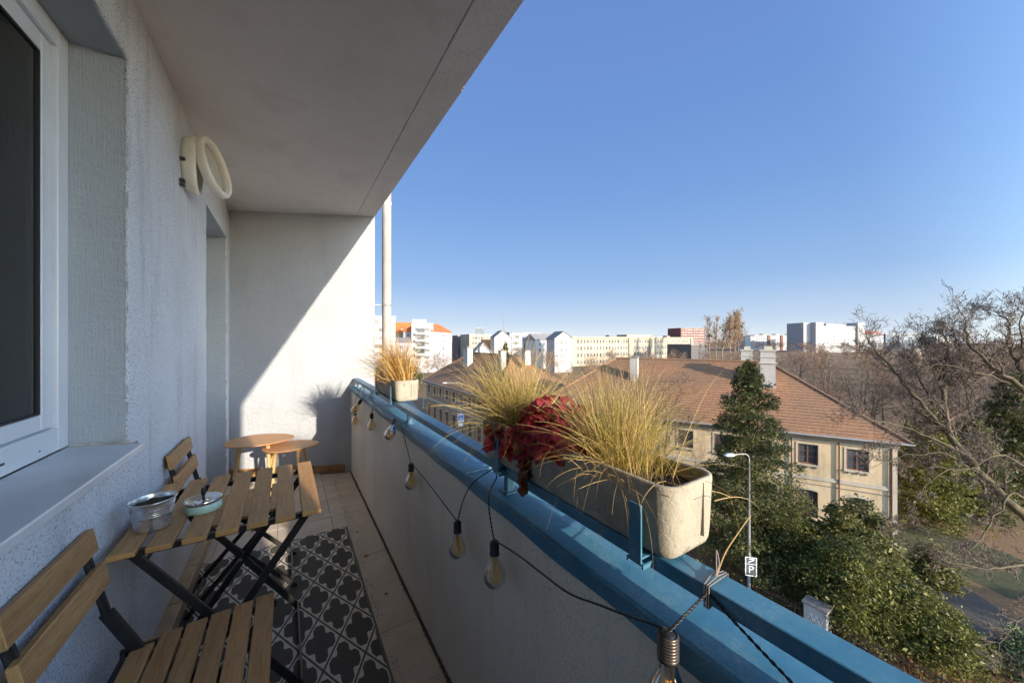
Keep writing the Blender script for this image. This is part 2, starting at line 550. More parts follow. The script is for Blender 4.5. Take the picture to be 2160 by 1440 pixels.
def dup(root, loc=None, rz=None, label=None, scale=None):
    r = root.copy(); COL.objects.link(r)
    if loc is not None: r.location = loc
    if rz is not None: r.rotation_euler = (0, 0, rz)
    if scale is not None: r.scale = scale
    if label: r['label'] = label
    for ch in list(root.children):
        c = ch.copy(); COL.objects.link(c); c.parent = r
        for g in list(ch.children):
            d = g.copy(); COL.objects.link(d); d.parent = c
    return r

def struct(o):
    o['kind'] = 'structure'
    return o

def np_mesh(name, verts, nper, mats):
    """verts (N*nper,3): one separate polygon per nper vertices"""
    me = bpy.data.meshes.new(name)
    nv = len(verts); nf = nv // nper
    me.vertices.add(nv)
    me.vertices.foreach_set('co', np.asarray(verts, dtype=np.float32).ravel())
    me.loops.add(nv)
    me.loops.foreach_set('vertex_index', np.arange(nv, dtype=np.int32))
    me.polygons.add(nf)
    me.polygons.foreach_set('loop_start', np.arange(0, nv, nper, dtype=np.int32))
    me.materials.append(mats)
    me.update(calc_edges=True)
    return me

# ================================================= BALCONY SHELL
WX = -0.485                       # face of the main wall
CEIL = EYE + 1.255
def end_y(x):
    return 4.33 - .457 * (x - WX)

def wall_grid(mb, org, du, u0, u1, z0, z1, holes, depth, nrm, mi=0):
    """vertical wall face along du with rectangular holes and their reveals; nrm points into the wall"""
    us = sorted({u0, u1, *[h[0] for h in holes], *[h[1] for h in holes]})
    zs = sorted({z0, z1, *[h[2] for h in holes], *[h[3] for h in holes]})
    P = lambda u, z, d=0.0: Vector(org) + du * u + nrm * d + Vector((0, 0, z))
    for a, b in zip(us, us[1:]):
        for c, d in zip(zs, zs[1:]):
            um, zm = (a + b) / 2, (c + d) / 2
            if any(h[0] < um < h[1] and h[2] < zm < h[3] for h in holes):
                continue
            mb.add([P(a, c), P(b, c), P(b, d), P(a, d)], [(0, 1, 2, 3)], mi)
    for h in holes:
        a, b, c, d = h
        for (q0, q1) in (((a, c), (b, c)), ((b, c), (b, d)), ((b, d), (a, d)), ((a, d), (a, c))):
            mb.add([P(*q0), P(*q1), P(*q1, depth), P(*q0, depth)], [(0, 1, 2, 3)], mi)

# main wall: window opening and door opening
WIN = (-1.3, 1.80, .96, 2.335)    # Y from, Y to, z from, z to
DOOR = (3.197, 4.17, 0.03, 2.276)
def main_wall():
    mb = MB()
    holes = [WIN, DOOR]
    us = [-2.3, WIN[0], WIN[1], DOOR[0], DOOR[1], 4.34]
    zs = sorted({-.15, DOOR[2], WIN[2], DOOR[3], WIN[3], CEIL + .2})
    for a, b in zip(us, us[1:]):
        for c, d in zip(zs, zs[1:]):
            um, zm = (a + b) / 2, (c + d) / 2
            if any(h[0] < um < h[1] and h[2] < zm < h[3] for h in holes):
                continue
            mb.add([(WX, a, c), (WX, b, c), (WX, b, d), (WX, a, d)], [(0, 1, 2, 3)])
    mb.add([(WX - .35, -2.3, -.15), (WX - .35, 4.34, -.15), (WX - .35, 4.34, CEIL + .2), (WX - .35, -2.3, CEIL + .2)], [(0, 1, 2, 3)])
    mb.add([(WX, -2.3, CEIL + .2), (WX, 4.34, CEIL + .2), (WX - .35, 4.34, CEIL + .2), (WX - .35, -2.3, CEIL + .2)], [(0, 1, 2, 3)])
    w = mb.build('plaster_wall', MAT['wall'])
    tag(w, 'coarse blue grey plaster wall with the window and the door niche', 'wall')
    rv = MB()
    def reveal(h, dp):
        a, b, c, d = h
        for (p, q) in (((a, c), (b, c)), ((b, c), (b, d)), ((b, d), (a, d)), ((a, d), (a, c))):
            rv.add([(WX, p[0], p[1]), (WX, q[0], q[1]), (WX - dp, q[0], q[1]), (WX - dp, p[0], p[1])], [(0, 1, 2, 3)])
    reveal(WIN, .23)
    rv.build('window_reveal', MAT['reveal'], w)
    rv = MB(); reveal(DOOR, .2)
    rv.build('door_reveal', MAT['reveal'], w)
    # rounded plaster arris at the corners, slightly ragged
    def arris(name, p, q):
        n = 60; pts = []; rs = []
        rr = random.Random(3)
        for i in range(n + 1):
            pts.append(Vector(p).lerp(Vector(q), i / n)); rs.append(.006 + rr.uniform(-.0015, .0025))
        MB().tube(pts, rs, 8).build(name, MAT['wall'], w, True)
    arris('plaster_arris', (WX - .005, WIN[1] + .005, WIN[2]), (WX - .005, WIN[1] + .005, WIN[3]))
    arris('plaster_arris', (WX - .005, WIN[0], WIN[3] + .005), (WX - .005, WIN[1], WIN[3] + .005))
    arris('plaster_arris', (WX - .005, DOOR[1] + .005, 0), (WX - .005, DOOR[1] + .005, DOOR[3]))
    arris('plaster_arris', (WX - .005, DOOR[0] - .005, 0), (WX - .005, DOOR[0] - .005, DOOR[3]))
    # skirting tiles
    for i in range(19):
        y0 = -2.05 + i * .333
        y1 = min(y0 + .329, 4.3)
        if y1 > DOOR[0] and y0 < DOOR[1]:
            y1 = min(y1, DOOR[0]); 
            if y1 - y0 < .05: continue
        s = MB().box((WX + .001, y0, .004), (WX + .055, y1, .075))
        s.build('skirting_tile', MAT['skirt_side'], w, bevel=.004)
main_wall()

def end_walls():
    x1 = .727
    mb = MB()
    a = (WX - .02, end_y(WX - .02)); b = (x1, end_y(x1)); n = Vector((.457, 1, 0)).normalized() * .22
    lo, hi = -.9, CEIL + .2
    base = [(a[0], a[1]), (b[0], b[1]), (b[0], b[1] + .24), (a[0], a[1] + .24)]
    mb.loft([[(x, y, lo) for x, y in base], [(x, y, hi) for x, y in base]])
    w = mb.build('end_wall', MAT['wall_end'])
    tag(w, 'white rendered end wall crossed by the slanting edge of sunlight', 'wall')
    d = Vector((b[0] - a[0], b[1] - a[1], 0)).normalized()
    nn = Vector((-d.y, d.x, 0)) * -1
    L = .155
    t = 0.02
    while t < 1.06:
        p = Vector((a[0], a[1], 0)) + d * t
        q = Vector((a[0], a[1], 0)) + d * min(t + L - .004, 1.08)
        s = MB(); c = (p + q) / 2 + nn * .008 + Vector((0, 0, .042))
        s.obox(c, d, nn, Vector((0, 0, 1)), (q - p).length / 2, .007, .038)
        s.build('skirting_tile', MAT['skirt'], w, bevel=.002)
        t += L
    s = MB().box((.728, end_y(x1) + .002, -.9), (.742, end_y(x1) + .26, hi))
    s.build('corner_trim', MAT['trim'], w)
    # near end wall, behind the camera
    mb = MB().box((WX - .02, -2.32, -.15), (x1, -2.08, hi))
    w2 = mb.build('rear_end_wall', MAT['wall_end'])
    tag(w2, 'rendered wall closing the balcony behind the viewer', 'wall')
end_walls()

def floor():
    g = MB().box((WX - .3, -2.32, -.16), (.70, 4.6, 0.0))
    f = struct(g.build('floor', MAT['grout']))
    tx = [-.395, -.065, .267, .521]
    rr = random.Random(11)
    for i in range(len(tx) - 1):
        off = 0.0
        y = 1.335 - .325 * 11 + off
        while y < 4.3:
            y0, y1 = max(y, -2.07), y + .325
            x0, x1 = tx[i], tx[i + 1]
            yy = min(end_y(x0), end_y(x1)) - .004
            ye0, ye1 = min(y1 - .003, end_y(x0) - .006), min(y1 - .003, end_y(x1) - .006)
            if ye1 > y0 + .03:
                z = .003 + rr.uniform(0, .0008)
                m = MB()
                top = [(x0 + .0015, y0, z), (x1 - .0015, y0, z), (x1 - .0015, ye1, z), (x0 + .0015, ye0, z)]
                bot = [(x, yv, -.004) for x, yv, _ in top]
                m.loft([bot, top], cap0=False)
                m.build('floor_tile', MAT['tile'], f)
            y += .325
    for (y0, y1) in [(-2.0 + k * .325, -2.0 + k * .325 + .321) for k in range(19)]:
        y1 = min(y1, 4.2)
        MB().box((WX + .0, y0, -.004), (-.3965, y1, .0032)).build('floor_tile', MAT['tile'], f)
    # grit gathered in the gap and beside the rug: hundreds of crumbs
    rr = random.Random(5); mb = MB()
    for i in range(1900):
        y = rr.uniform(.2, 3.7)
        if rr.random() < .5:
            x = rr.gauss(.526, .006)
        elif rr.random() < .75:
            x = .352 + abs(rr.gauss(0, .022))
        else:
            x = rr.uniform(.35, .52)
        s = rr.uniform(.0008, .003) * (1.5 if x > .51 else 1)
        z = .0042
        a = rr.uniform(0, 6)
        pts = [(x + s * math.cos(a + k * 2.1), y + s * 1.6 * math.sin(a + k * 2.1), z) for k in range(3)]
        mb.add(pts + [(x, y, z + s * .9)], [(0, 1, 3), (1, 2, 3), (2, 0, 3)])
    o = mb.build('grit', MAT['dirt'], kind='stuff')
    o['label'] = 'dark crumbs of dirt gathered beside the rug and along the parapet'
    # a scrap of paper on the tiles
    s = MB().add([(.215, 2.99, .0055), (.265, 2.965, .006), (.285, 2.99, .010), (.24, 3.01, .0052)], [(0, 1, 2, 3)])
    tag(s.build('paper_scrap', simple('scrap_white', (.62, .60, .56), .8)), 'small pale scrap lying on the floor tiles near the end wall', 'litter')
    lf = MB()
    for (x, y, r) in ((.402, 2.30, .018), (.43, 1.9, .010), (.40, 2.62, .008)):
        pts = [(x + r * math.cos(t) * (.6 + .4 * math.cos(2 * t)), y + r * .7 * math.sin(t), .006 + .003 * math.sin(3 * t)) for t in [k * .785 for k in range(8)]]
        m = MB().add(pts, [tuple(range(8))])
        tag(m.build('dead_leaf', MAT['brown_leaf']), {.018: 'largest dark dead leaf on the tiles between rug and parapet', .010: 'small dead leaf on the tiles halfway along the rug', .008: 'tiny dead leaf on the tiles near the far corner of the rug'}[r], 'leaf')
floor()

def ceiling():
    m = MB().box((WX - .3, -2.3, CEIL), (.574, 4.5, CEIL + .2))
    m.build('ceiling', MAT['ceiling'])
    c = struct(bpy.data.objects['ceiling'])
    # edge strip: two boards that do not quite line up
    b = MB().box((.577, -2.3, CEIL - .006), (.731, 1.62, CEIL + .22)); b.build('edge_board', MAT['edge_board'], c, bevel=.002)
    b = MB().box((.577, 1.623, CEIL - .0005), (.738, 4.4, CEIL + .22)); b.build('edge_board', MAT['edge_board'], c, bevel=.002)
    rr = random.Random(9)
    for (ya, yb) in ((-.4, .35), (.5, 1.5), (1.75, 2.9)):
        m = MB(); n = int((yb - ya) / .02); pts = []; rs = []
        for i in range(n + 1):
            pts.append((.5755 + rr.uniform(-.0022, .0022), ya + (yb - ya) * i / n, CEIL - .0004)); rs.append(rr.uniform(.0008, .0034))
        m.tube(pts, rs, 6); m.build('seam_filler', simple('seam_dirt', (.22, .19, .16), .9, (.40, .36, .31), 60), c)
    MB().box((.7385, 1.62, CEIL + .012), (.745, 4.4, CEIL + .22)).build('drip_edge', MAT['trim'], c)
    MB().box((.7315, -2.3, CEIL + .010), (.738, 1.617, CEIL + .22)).build('drip_edge', MAT['trim'], c)
ceiling()

def parapet():
    P = thing('parapet', 'low plaster parapet with a weathered blue sheet metal coping and top rail', 'parapet', (.6, 0, 0))
    def part(mb, *a, **k):
        o = mb.build(*a, **k); o.parent = P; o.location = (-.6, 0, 0); return o
    m = MB()
    pr = [(.533, -2.08), (.66, -2.08), (.66, 4.02), (.533, 3.872)]
    n = 40
    # inner face with a little waviness
    rr = random.Random(2)
    vs = []
    m.loft([[(.536, -2.08, -.9), (.66, -2.08, -.9), (.66, end_y(.66), -.9), (.536, end_y(.536), -.9)], [(.533, -2.08, .846), (.66, -2.08, .846), (.66, end_y(.66), .846), (.533, end_y(.533), .846)]])
    part(m, 'plaster_wall', MAT['parapet'])
    # coping: slightly buckled sheet with folded edges
    ys = [-2.08 + i * .04 for i in range(149)]
    def prof(y, k):
        e = .0016 * math.sin(y * 7.1 + k) + .0012 * math.sin(y * 17.3 + 2 * k)
        return e
    rings = []
    for y in ys:
        yl = lambda x: min(y, end_y(x) - .002)
        rings.append([(.519 + prof(y, 0) * 1.2, yl(.519), .822 + prof(y, 3)), (.515 + prof(y, 1), yl(.515), .860 + prof(y, 0)), (.524, yl(.524), .8635 + prof(y, 1) * .6), (.600, yl(.6), .8625 + prof(y, 2)), (.690, yl(.69), .857), (.692, yl(.69), .82), (.690, yl(.69), .82), (.66, yl(.66), .848), (.536, yl(.536), .848), (.524, yl(.524), .823)])
    part(MB().loft(rings), 'coping', MAT['blue'])
    for y in (.05 - 1.06, 1.12, 2.62):
        part(MB().box((.517, y, .8625), (.688, y + .014, .8675)), 'coping_seam', MAT['blue'], bevel=.001)
    r = MB().box((.549, -2.08, .920), (.600, end_y(.6) - .002, .948))
    part(r, 'rail', MAT['blue'], bevel=.003)
    for y in (-1.2, -.14, .92, 1.98, 3.04, 3.72):
        m = MB().box((.5625, y - .011, .858), (.5835, y + .011, .9225))
        part(m, 'post', MAT['blue'], bevel=.001)
        part(MB().box((.5525, y - .022, .8605), (.5935, y + .022, .8672)), 'foot_plate', MAT['blue'], bevel=.001)
        for bx_ in (.5565, .5895):
            part(MB().lathe([(.0035, .8670), (.0035, .8705), (.0015, .872), (.0, .872)], 8, (bx_, y, 0)), 'bolt', MAT['trim'])
parapet()

def window():
    Y1, Z0, Z1 = WIN[1], .975, WIN[3]
    X = -.626
    W = thing('window', 'white plastic window in the left wall with dark glass', 'window', (X, Y1, Z0))
    def part(mb, nm, mt, bevel=.0, parent=None, **k):
        o = mb.build(nm, mt, parent or W, bevel=bevel, **k)
        if parent is None: o.location = (-X, -Y1, -Z0)
        return o
    y0 = WIN[0]
    f = MB()
    f.box((X - .06, Y1 - .062, Z0), (X, Y1 - .001, Z1)); f.box((X - .06, y0, Z1 - .062), (X - .0005, Y1 - .0625, Z1 - .001)); f.box((X - .06, y0, Z0), (X - .0005, Y1 - .0625, Z0 + .075))
    part(f, 'frame', MAT['pvc'], .003)
    s = MB()
    ys, zt, zb = Y1 - .0635, Z1 - .0635, Z0 + .0765
    s.box((X - .055, ys - .058, zb), (X - .012, ys, zt)); s.box((X - .055, y0, zt - .058), (X - .0125, ys - .0585, zt)); s.box((X - .055, y0, zb), (X - .0125, ys - .0585, zb + .05))
    part(s, 'sash', MAT['pvc'], .006)
    ys -= .0585; zt -= .0585; zb += .0505
    g = MB()
    g.box((X - .028, ys - .005, zb), (X - .014, ys, zt)); g.box((X - .028, y0, zt - .005), (X - .0145, ys - .0055, zt)); g.box((X - .028, y0, zb), (X - .0145, ys - .0055, zb + .005))
    part(g, 'gasket', MAT['gasket'])
    part(MB().box((X - .024, y0, zb + .0055), (X - .020, ys - .0055, zt - .0055)), 'glass', MAT['window_glass'])
    part(MB().box((X - .002, Y1 - .36, Z0 + .030), (X + .0012, Y1 - .318, Z0 + .036)), 'drain_slot', MAT['gasket'])
    part(MB().box((X - .002, Y1 - .165, Z0 + .022), (X + .0012, Y1 - .161, Z0 + .026)), 'screw', MAT['gasket'])
    # inner sash edge and blind seen through the pane
    b = MB()
    b.box((X - .11, ys - .050, zb - .03), (X - .062, ys + .01, zt + .03)); b.box((X - .11, y0, zt - .03), (X - .062, ys - .051, zt + .03)); b.box((X - .11, y0, zb - .03), (X - .062, ys - .051, zb + .03))
    part(b, 'inner_sash', MAT['pvc_grey'], .003)
    c = MB(); n = 170; pts = []
    for i in range(n):
        yy = ys - .03 - i * .009
        xx = X - .145 + .024 * math.sin(i * .55 + .9 * math.sin(i * .13)) + .006 * math.sin(i * .31)
        pts.append((xx, yy))
    c.add([(x, y, zb - .3) for x, y in pts] + [(x, y, zt + .1) for x, y in pts], [(i, i + 1, n + i + 1, n + i) for i in range(n - 1)])
    part(c, 'curtain', MAT['curtain'], smooth=True)
    r = MB(); r.box((X - 1.6, y0 - .3, .2), (X - 1.55, 2.4, 2.7)); r.box((X - 1.55, 2.3, .2), (X - .2, 2.35, 2.7)); r.box((X - 1.55, y0 - .3, .15), (X - .2, 2.35, .2)); r.box((X - 1.55, y0 - .3, 2.7), (X - .2, 2.35, 2.75))
    part(r, 'room_lining', MAT['room'])
    # outer sill
    si = MB()
    si.loft([[(X + .001, y0, .972), (-.441, y0, .962), (-.438, y0, .958), (-.438, y0, .940), (-.445, y0, .938), (-.447, y0, .952), (X + .001, y0, .958)],
             [(X + .001, 1.797, .972), (-.441, 1.77, .962), (-.438, 1.77, .958), (-.438, 1.77, .940), (-.445, 1.77, .938), (-.447, 1.77, .952), (X + .001, 1.797, .958)]])
    part(si, 'sill', MAT['sill'])
    ck = MB(); rr = random.Random(4); pts = []; rs = []
    for i in range(26):
        t = i / 25
        pts.append((X + .005 + t * .165, 1.7955 - t * .018, .974 - .008 * t + rr.uniform(-.0007, .001))); rs.append(.0055 + rr.uniform(-.0015, .003) - .002 * t)
    ck.tube(pts, rs, 7)
    part(ck, 'caulk', MAT['caulk'], smooth=True)
window()

# bulkhead lamp high on the wall, its cover ring hanging open from the top
def wall_lamp():
    L = thing('wall_lamp', 'yellowed oval bulkhead lamp hanging open above the door niche', 'lamp', (WX, 2.60, 2.30))
    L.scale = (.92, .92, .92)
    def oval(hx, hz, v, nrm, ry, rz, off, n=44, yd=Vector((0, 1, 0))):
        """ellipse hanging from the hinge (hx, hz) along v"""
        return [Vector((hx, 0, hz)) + v * (rz - rz * math.sin(t)) + yd * (ry * math.cos(t)) + nrm * off for t in [2 * math.pi * k / n for k in range(n)]]
    V0, N0 = Vector((0, 0, -1)), Vector((1, 0, 0))
    r = []
    for (dx, s) in ((.0, .86), (.02, .93), (.045, .98), (.06, .99), (.068, .95), (.070, .88), (.060, .84), (.03, .82), (.012, .80)):
        o_ = oval(0, 0, V0, N0, .112 * s, .175 * s, dx)
        r.append([p + Vector((0, 0, .175 * s)) for p in o_])
    MB().loft(r, True, True).build('base', MAT['lampshade'], L, True)
    for (z0, z1) in ((-.150, -.132), (-.02, -.008), (-.172, -.160)):
        MB().box((.002, -.125, z0), (.024, -.100, z1)).build('clip', MAT['gasket'], L)
    a, yw = rad(13), rad(24)
    RZ = Matrix.Rotation(-yw, 3, 'Z')
    V1 = Vector((math.sin(a), 0, -math.cos(a))); N1 = RZ @ Vector((math.cos(a), 0, math.sin(a)))
    YD = RZ @ Vector((0, 1, 0))
    prof = ((1.0, -.012), (1.05, .004), (1.05, .028), (.98, .042), (.88, .038), (.82, .018), (.83, -.006), (.92, -.016))
    rr_ = []
    for (s, d) in prof:
        o_ = oval(.085, .172, V1, N1, .108 * s, .172 * s, d, yd=YD)
        c0 = Vector((.055, 0, .172)) + V1 * .172
        shift = c0 - (Vector((.055, 0, .172)) + V1 * .172 * s)
        rr_.append([p + shift for p in o_])
    rr_.append(rr_[0])
    MB().loft(rr_, False, False).build('ring', MAT['lampshade'], L, True)
    dsc = []
    for s in (.87, .5, .05):
        o_ = oval(.085, .172, V1, N1, .108 * s, .172 * s, .004 - .03 * (1 - s), yd=YD)
        shift = V1 * .172 * (1 - s)
        dsc.append([p + shift for p in o_])
    MB().loft(dsc, False, True).build('diffuser', simple('milky_glass', (.50, .48, .43), .3, (.42, .40, .36), 8), L, True)
    MB().tube([(.045, -.03, .172), (.045, .03, .172)], .008, 8).build('hinge', MAT['lampshade'], L, True)
wall_lamp()

def downpipe():
    D = thing('downpipe', 'tall pale metal downpipe standing outside the end wall', 'pipe', (.965, 4.24, 0))
    MB().tube([(0, 0, -12.6), (0, 0, 6)], .052, 20).build('pipe', MAT['pipe'], D, True)
    for z in (1.735, -1.2, 4.2):
        c = MB(); c.tube([(0, 0, z - .012), (0, 0, z + .012)], .056, 20); c.bar((-.05, 0, z), (-.22, .0, z), .008, .012)
        c.build('bracket', MAT['trim'], D)
    for z in (.35, 2.9):
        MB().tube([(0, 0, z), (0, 0, z + .05)], .055, 20).build('socket_joint', MAT['pipe'], D, True)
    c = MB().tube([(.752, 3.99, -3), (.752, 3.99, 4)], .012, 8)
    tag(c.build('cable_conduit', MAT['trim']), 'thin dark conduit on the outer edge of the end wall', 'cable')
downpipe()

# ================================================= FURNITURE
def slat_mesh(L, W, T, name='slat'):
    """board along local Y with a paler sawn end"""
    m = MB()
    x, y, z, b = W / 2, L / 2, T / 2, .0022
    rings = []
    for yy, s in ((-y, .0), (-y + b, 1.0), (y - b, 1.0), (y, .0)):
        e = b * (1 - s)
        xs, zs = x - e, z - e
        c = b
        rings.append([(xs - c, yy, -zs), (xs, yy, -zs + c), (xs, yy, zs - c), (xs - c, yy, zs), (-xs + c, yy, zs), (-xs, yy, zs - c), (-xs, yy, -zs + c), (-xs + c, yy, -zs)])
    m.loft(rings, False, False)
    m.add(rings[0], [tuple(range(8))], 1); m.add(rings[-1], [tuple(range(7, -1, -1))], 1)
    for k in list(range(8)):
        m.mi[k] = 1; m.mi[16 + k] = 1
    return m.mesh(name, [MAT['slat'], MAT['slat_end']])

def table():
    x0, x1, y0, y1, zt = -.4515, .0996, 1.490, 2.108, .70
    T = thing('folding_table', 'small folding bistro table of seven brown slats on black legs', 'table', ((x0 + x1) / 2, (y0 + y1) / 2, 0), rz=rad(.5))
    w = x1 - x0; d = y1 - y0
    sm = slat_mesh(d, .0605, .017)
    pitch = (w - .0605) / 6
    for i in range(7):
        o = link('slat', sm, T); o.location = (-w / 2 + .03025 + i * pitch, 0, zt - .0085)
    for s in (-1, 1):
        m = MB().box((-w / 2 + .028, s * (d / 2 - .052) - .009, zt - .037), (w / 2 - .028, s * (d / 2 - .052) + .009, zt - .0175))
        m.build('rail', MAT['steel_black'], T, bevel=.001)
    fx = w / 2 - .035
    for s in (-1, 1):
        yy = s * (d / 2 - .068)
        m = MB().bar((-fx, yy, zt - .03), (fx - .02, yy, .006), .010, .026, (0, 1, 0)); 
        MBb = MB(); MBb.bar((-fx, yy, zt - .03), (fx - .02, yy, .006), .026, .011, (0, 1, 0)); MBb.build('leg', MAT['steel_black'], T, bevel=.002)
        MBb = MB(); MBb.bar((fx, yy - s * .016, zt - .03), (-fx + .02, yy - s * .016, .006), .026, .011, (0, 1, 0)); MBb.build('leg', MAT['steel_black'], T, bevel=.002)
        MB().tube([(-.008, yy + s * .009, zt * .5 - .02), (-.008, yy - s * .028, zt * .5 - .02)], .007, 10).build('pivot', MAT['zinc'], T)
    yy = d / 2 - .068
    for (x, z) in ((fx - .024, .03), (-fx + .024, .03)):
        MB().bar((x, -yy, z), (x, yy, z), .008, .018).build('cross_bar', MAT['steel_black'], T, bevel=.001)
    for (x, z) in ((-fx + .03, zt - .075),):
        MB().tube([(x, -yy, z), (x, yy, z)], .006, 8).build('cross_bar', MAT['steel_black'], T)
table()

def chair(label, loc, first=None):
    C_ = thing('folding_chair', label, 'chair', loc, group='folding bistro chairs')
    wy = .385
    sm = slat_mesh(wy, .0500, .016, 'seat_slat')
    for i in range(6):
        o = link('seat_slat', sm, C_); o.location = (.385 - i * .0585, 0, .452 - (5 - i) * 0.0 - .004 * i)
    bm_ = slat_mesh(wy, .066, .018, 'back_slat')
    for (x, z, a) in ((-.015, .768, 80), (.008, .670, 80)):
        o = link('back_slat', bm_, C_); o.location = (x, 0, z); o.rotation_euler = (0, rad(a), 0)
    for s in (-1, 1):
        yy = s * (wy / 2 - .03)
        m = MB()
        # back upright that runs down into the front leg
        m.bar((-.030, yy, .795), (.022, yy, .565), .007, .022, (0, 1, 0))
        m.bar((-.030, yy, .795), (.022, yy, .565), .020, .007, (0, 1, 0))
        m.build('back_upright', MAT['steel_black'], C_, bevel=.001)
        m = MB(); m.bar((.021, yy, .57), (.085, yy, .435), .030, .013, (0, 1, 0)); m.bar((.083, yy, .44), (.478, yy, .006), .022, .010, (0, 1, 0))
        m.build('leg', MAT['steel_black'], C_, bevel=.002)
        m = MB(); m.bar((.40, yy - s * .014, .437), (.03, yy - s * .014, .006), .022, .010, (0, 1, 0))
        m.build('leg', MAT['steel_black'], C_, bevel=.002)
        m = MB(); m.box((.045, yy + s * .010 - .005, .421), (.418, yy + s * .010 + .005, .443)); m.build('seat_rail', MAT['steel_black'], C_, bevel=.002)
        MB().tube([(.265, yy + s * .012, .225), (.265, yy - s * .026, .225)], .006, 8).build('pivot', MAT['zinc'], C_)
    for (x, z) in ((.46, .03), (.05, .03), (.055, .428)):
        MB().bar((x, -wy / 2 + .03, z), (x, wy / 2 - .03, z), .008, .016).build('cross_bar', MAT['steel_black'], C_, bevel=.001)
    return C_
c0 = chair('brown slatted folding chair in front, only its seat and backrest slats in view', (-.452, 1.275, 0))
dup(c0, (-.444, 2.385, 0), label='second folding chair behind the table, its two back slats against the wall')

def egg_table(label, c, rx, ry, z, ang, la):
    T = thing('side_table', label, 'table', (c[0], c[1], 0), rz=ang, group='nested egg shaped side tables')
    n = 48; rings = []
    for (s, dz) in ((.955, -.011), (.985, -.008), (1.0, -.003), (.998, .0), (.985, .001)):
        ring = []
        for k in range(n):
            t = 2 * math.pi * k / n
            e = 1 + .16 * math.cos(t)
            ring.append((rx * s * math.cos(t), ry * s * math.sin(t) * (1 - .18 * math.cos(t)), z + dz))
        rings.append(ring)
    MB().loft(rings).build('tabletop', MAT['beech'], T)
    MB().lathe([(.001, z - .012), (.07, z - .012), (.07, z - .022), (.001, z - .022)], 20).build('mount', MAT['birch'], T)
    for a in la:
        ca, sa = math.cos(a), math.sin(a)
        MB().tube([(rx * .56 * ca, ry * .62 * sa, z - .014), (rx * .84 * ca, ry * .92 * sa, .0)], [.017, .0095], 12).build('leg', MAT['birch'], T, True)
egg_table('larger egg shaped side table, half shaded, nested over the small one', (-.20, 3.60), .245, .20, .50, rad(-12), (rad(205), rad(75), rad(-55)))
egg_table('smaller egg shaped side table fully in the sun beside the end wall', (.02, 3.47), .205, .165, .45, rad(-8), (rad(208), rad(50), rad(-60)))

# zinc bucket with soil
def bucket():
    B = thing('metal_bucket', 'small galvanised bucket half full of dry soil on the table', 'bucket', (-.385, 1.645, .7005))
    pr = [(.0, .003), (.040, .003), (.0415, 0.0), (.0435, .003), (.0445, .006), (.0475, .030)]
    for k in range(3):
        z = .050 + k * .0065
        pr += [(.0475 + z * .075, z - .0018), (.0475 + z * .075 + .0012, z), (.0475 + z * .075, z + .0018)]
    pr += [(.056, .088), (.058, .092), (.0595, .0935), (.0605, .0955), (.0595, .098), (.0575, .0975), (.0565, .094), (.054, .078), (.046, .01)]
    MB().lathe(pr, 48).build('pail', MAT['zinc'], B, True)
    rr = random.Random(3); m = MB(); n = 30; rings = []
    for r in (.001, .015, .03, .043, .0535):
        rings.append([(r * math.cos(2 * math.pi * k / n), r * math.sin(2 * math.pi * k / n), .080 + rr.uniform(-.003, .003)) for k in range(n)])
    m.loft(rings[::-1], False, False)
    m.build('soil', MAT['soil'], B)
    for s in (0, math.pi):
        m = MB(); a = s + .5
        m.obox((.0545 * math.cos(a), .0545 * math.sin(a), .080), Vector((-math.sin(a), math.cos(a), 0)), Vector((math.cos(a), math.sin(a), 0)), Vector((0, 0, 1)), .008, .002, .010)
        m.build('lug', MAT['zinc'], B, bevel=.001)
bucket()
def ashtray():
    A = thing('ashtray', 'mint green tin with spinning chrome lid and black knob on the table', 'ashtray', (-.268, 1.722, .7005))
    MB().lathe([(.0, 0.0), (.052, .0), (.0535, .0015), (.0535, .034), (.051, .0345)], 48).build('tin', MAT['mint'], A, True)
    MB().lathe([(.0545, .030), (.0555, .034), (.0555, .0405), (.054, .0425), (.050, .0415), (.045, .037), (.030, .0335), (.012, .0325), (.011, .035), (.0, .0355)], 48).build('lid', MAT['chrome'], A, True)
    MB().lathe([(.004, .033), (.004, .050), (.0052, .052), (.0068, .055), (.0075, .066), (.0068, .078), (.004, .081), (.0, .0815)], 20).build('knob', MAT['rubber'], A, True)
ashtray()

m = MB()
n = 60
xs = (-.43, .348); ys = (.55, 2.732)
rr = random.Random(8)
vs, fs = [], []
nx, ny = 12, 40
for j in range(ny + 1):
    for i in range(nx + 1):
        x = xs[0] + (xs[1] - xs[0]) * i / nx; y = ys[0] + (ys[1] - ys[0]) * j / ny
        e = .0045 + .0018 * math.sin(y * 5 + x * 3) * (1 if 0 < i < nx else .3)
        vs.append((x + .002 * math.sin(y * 3), y + .002 * math.sin(x * 9), .0045 + e))
nn = len(vs)
fs = [(j * (nx + 1) + i, j * (nx + 1) + i + 1, (j + 1) * (nx + 1) + i + 1, (j + 1) * (nx + 1) + i) for j in range(ny) for i in range(nx)]
m.add(vs, fs)
for seq in ([i for i in range(nx + 1)], [ny * (nx + 1) + i for i in range(nx + 1)], [j * (nx + 1) for j in range(ny + 1)], [j * (nx + 1) + nx for j in range(ny + 1)]):
    for a, b in zip(seq, seq[1:]):
        va, vb = vs[a], vs[b]
        m.add([va, vb, (vb[0], vb[1], .0042), (va[0], va[1], .0042)], [(0, 1, 2, 3)])
tag(m.build('rug', MAT['rug'], smooth=False), 'dark woven rug with a light quatrefoil trellis pattern on the floor', 'rug')

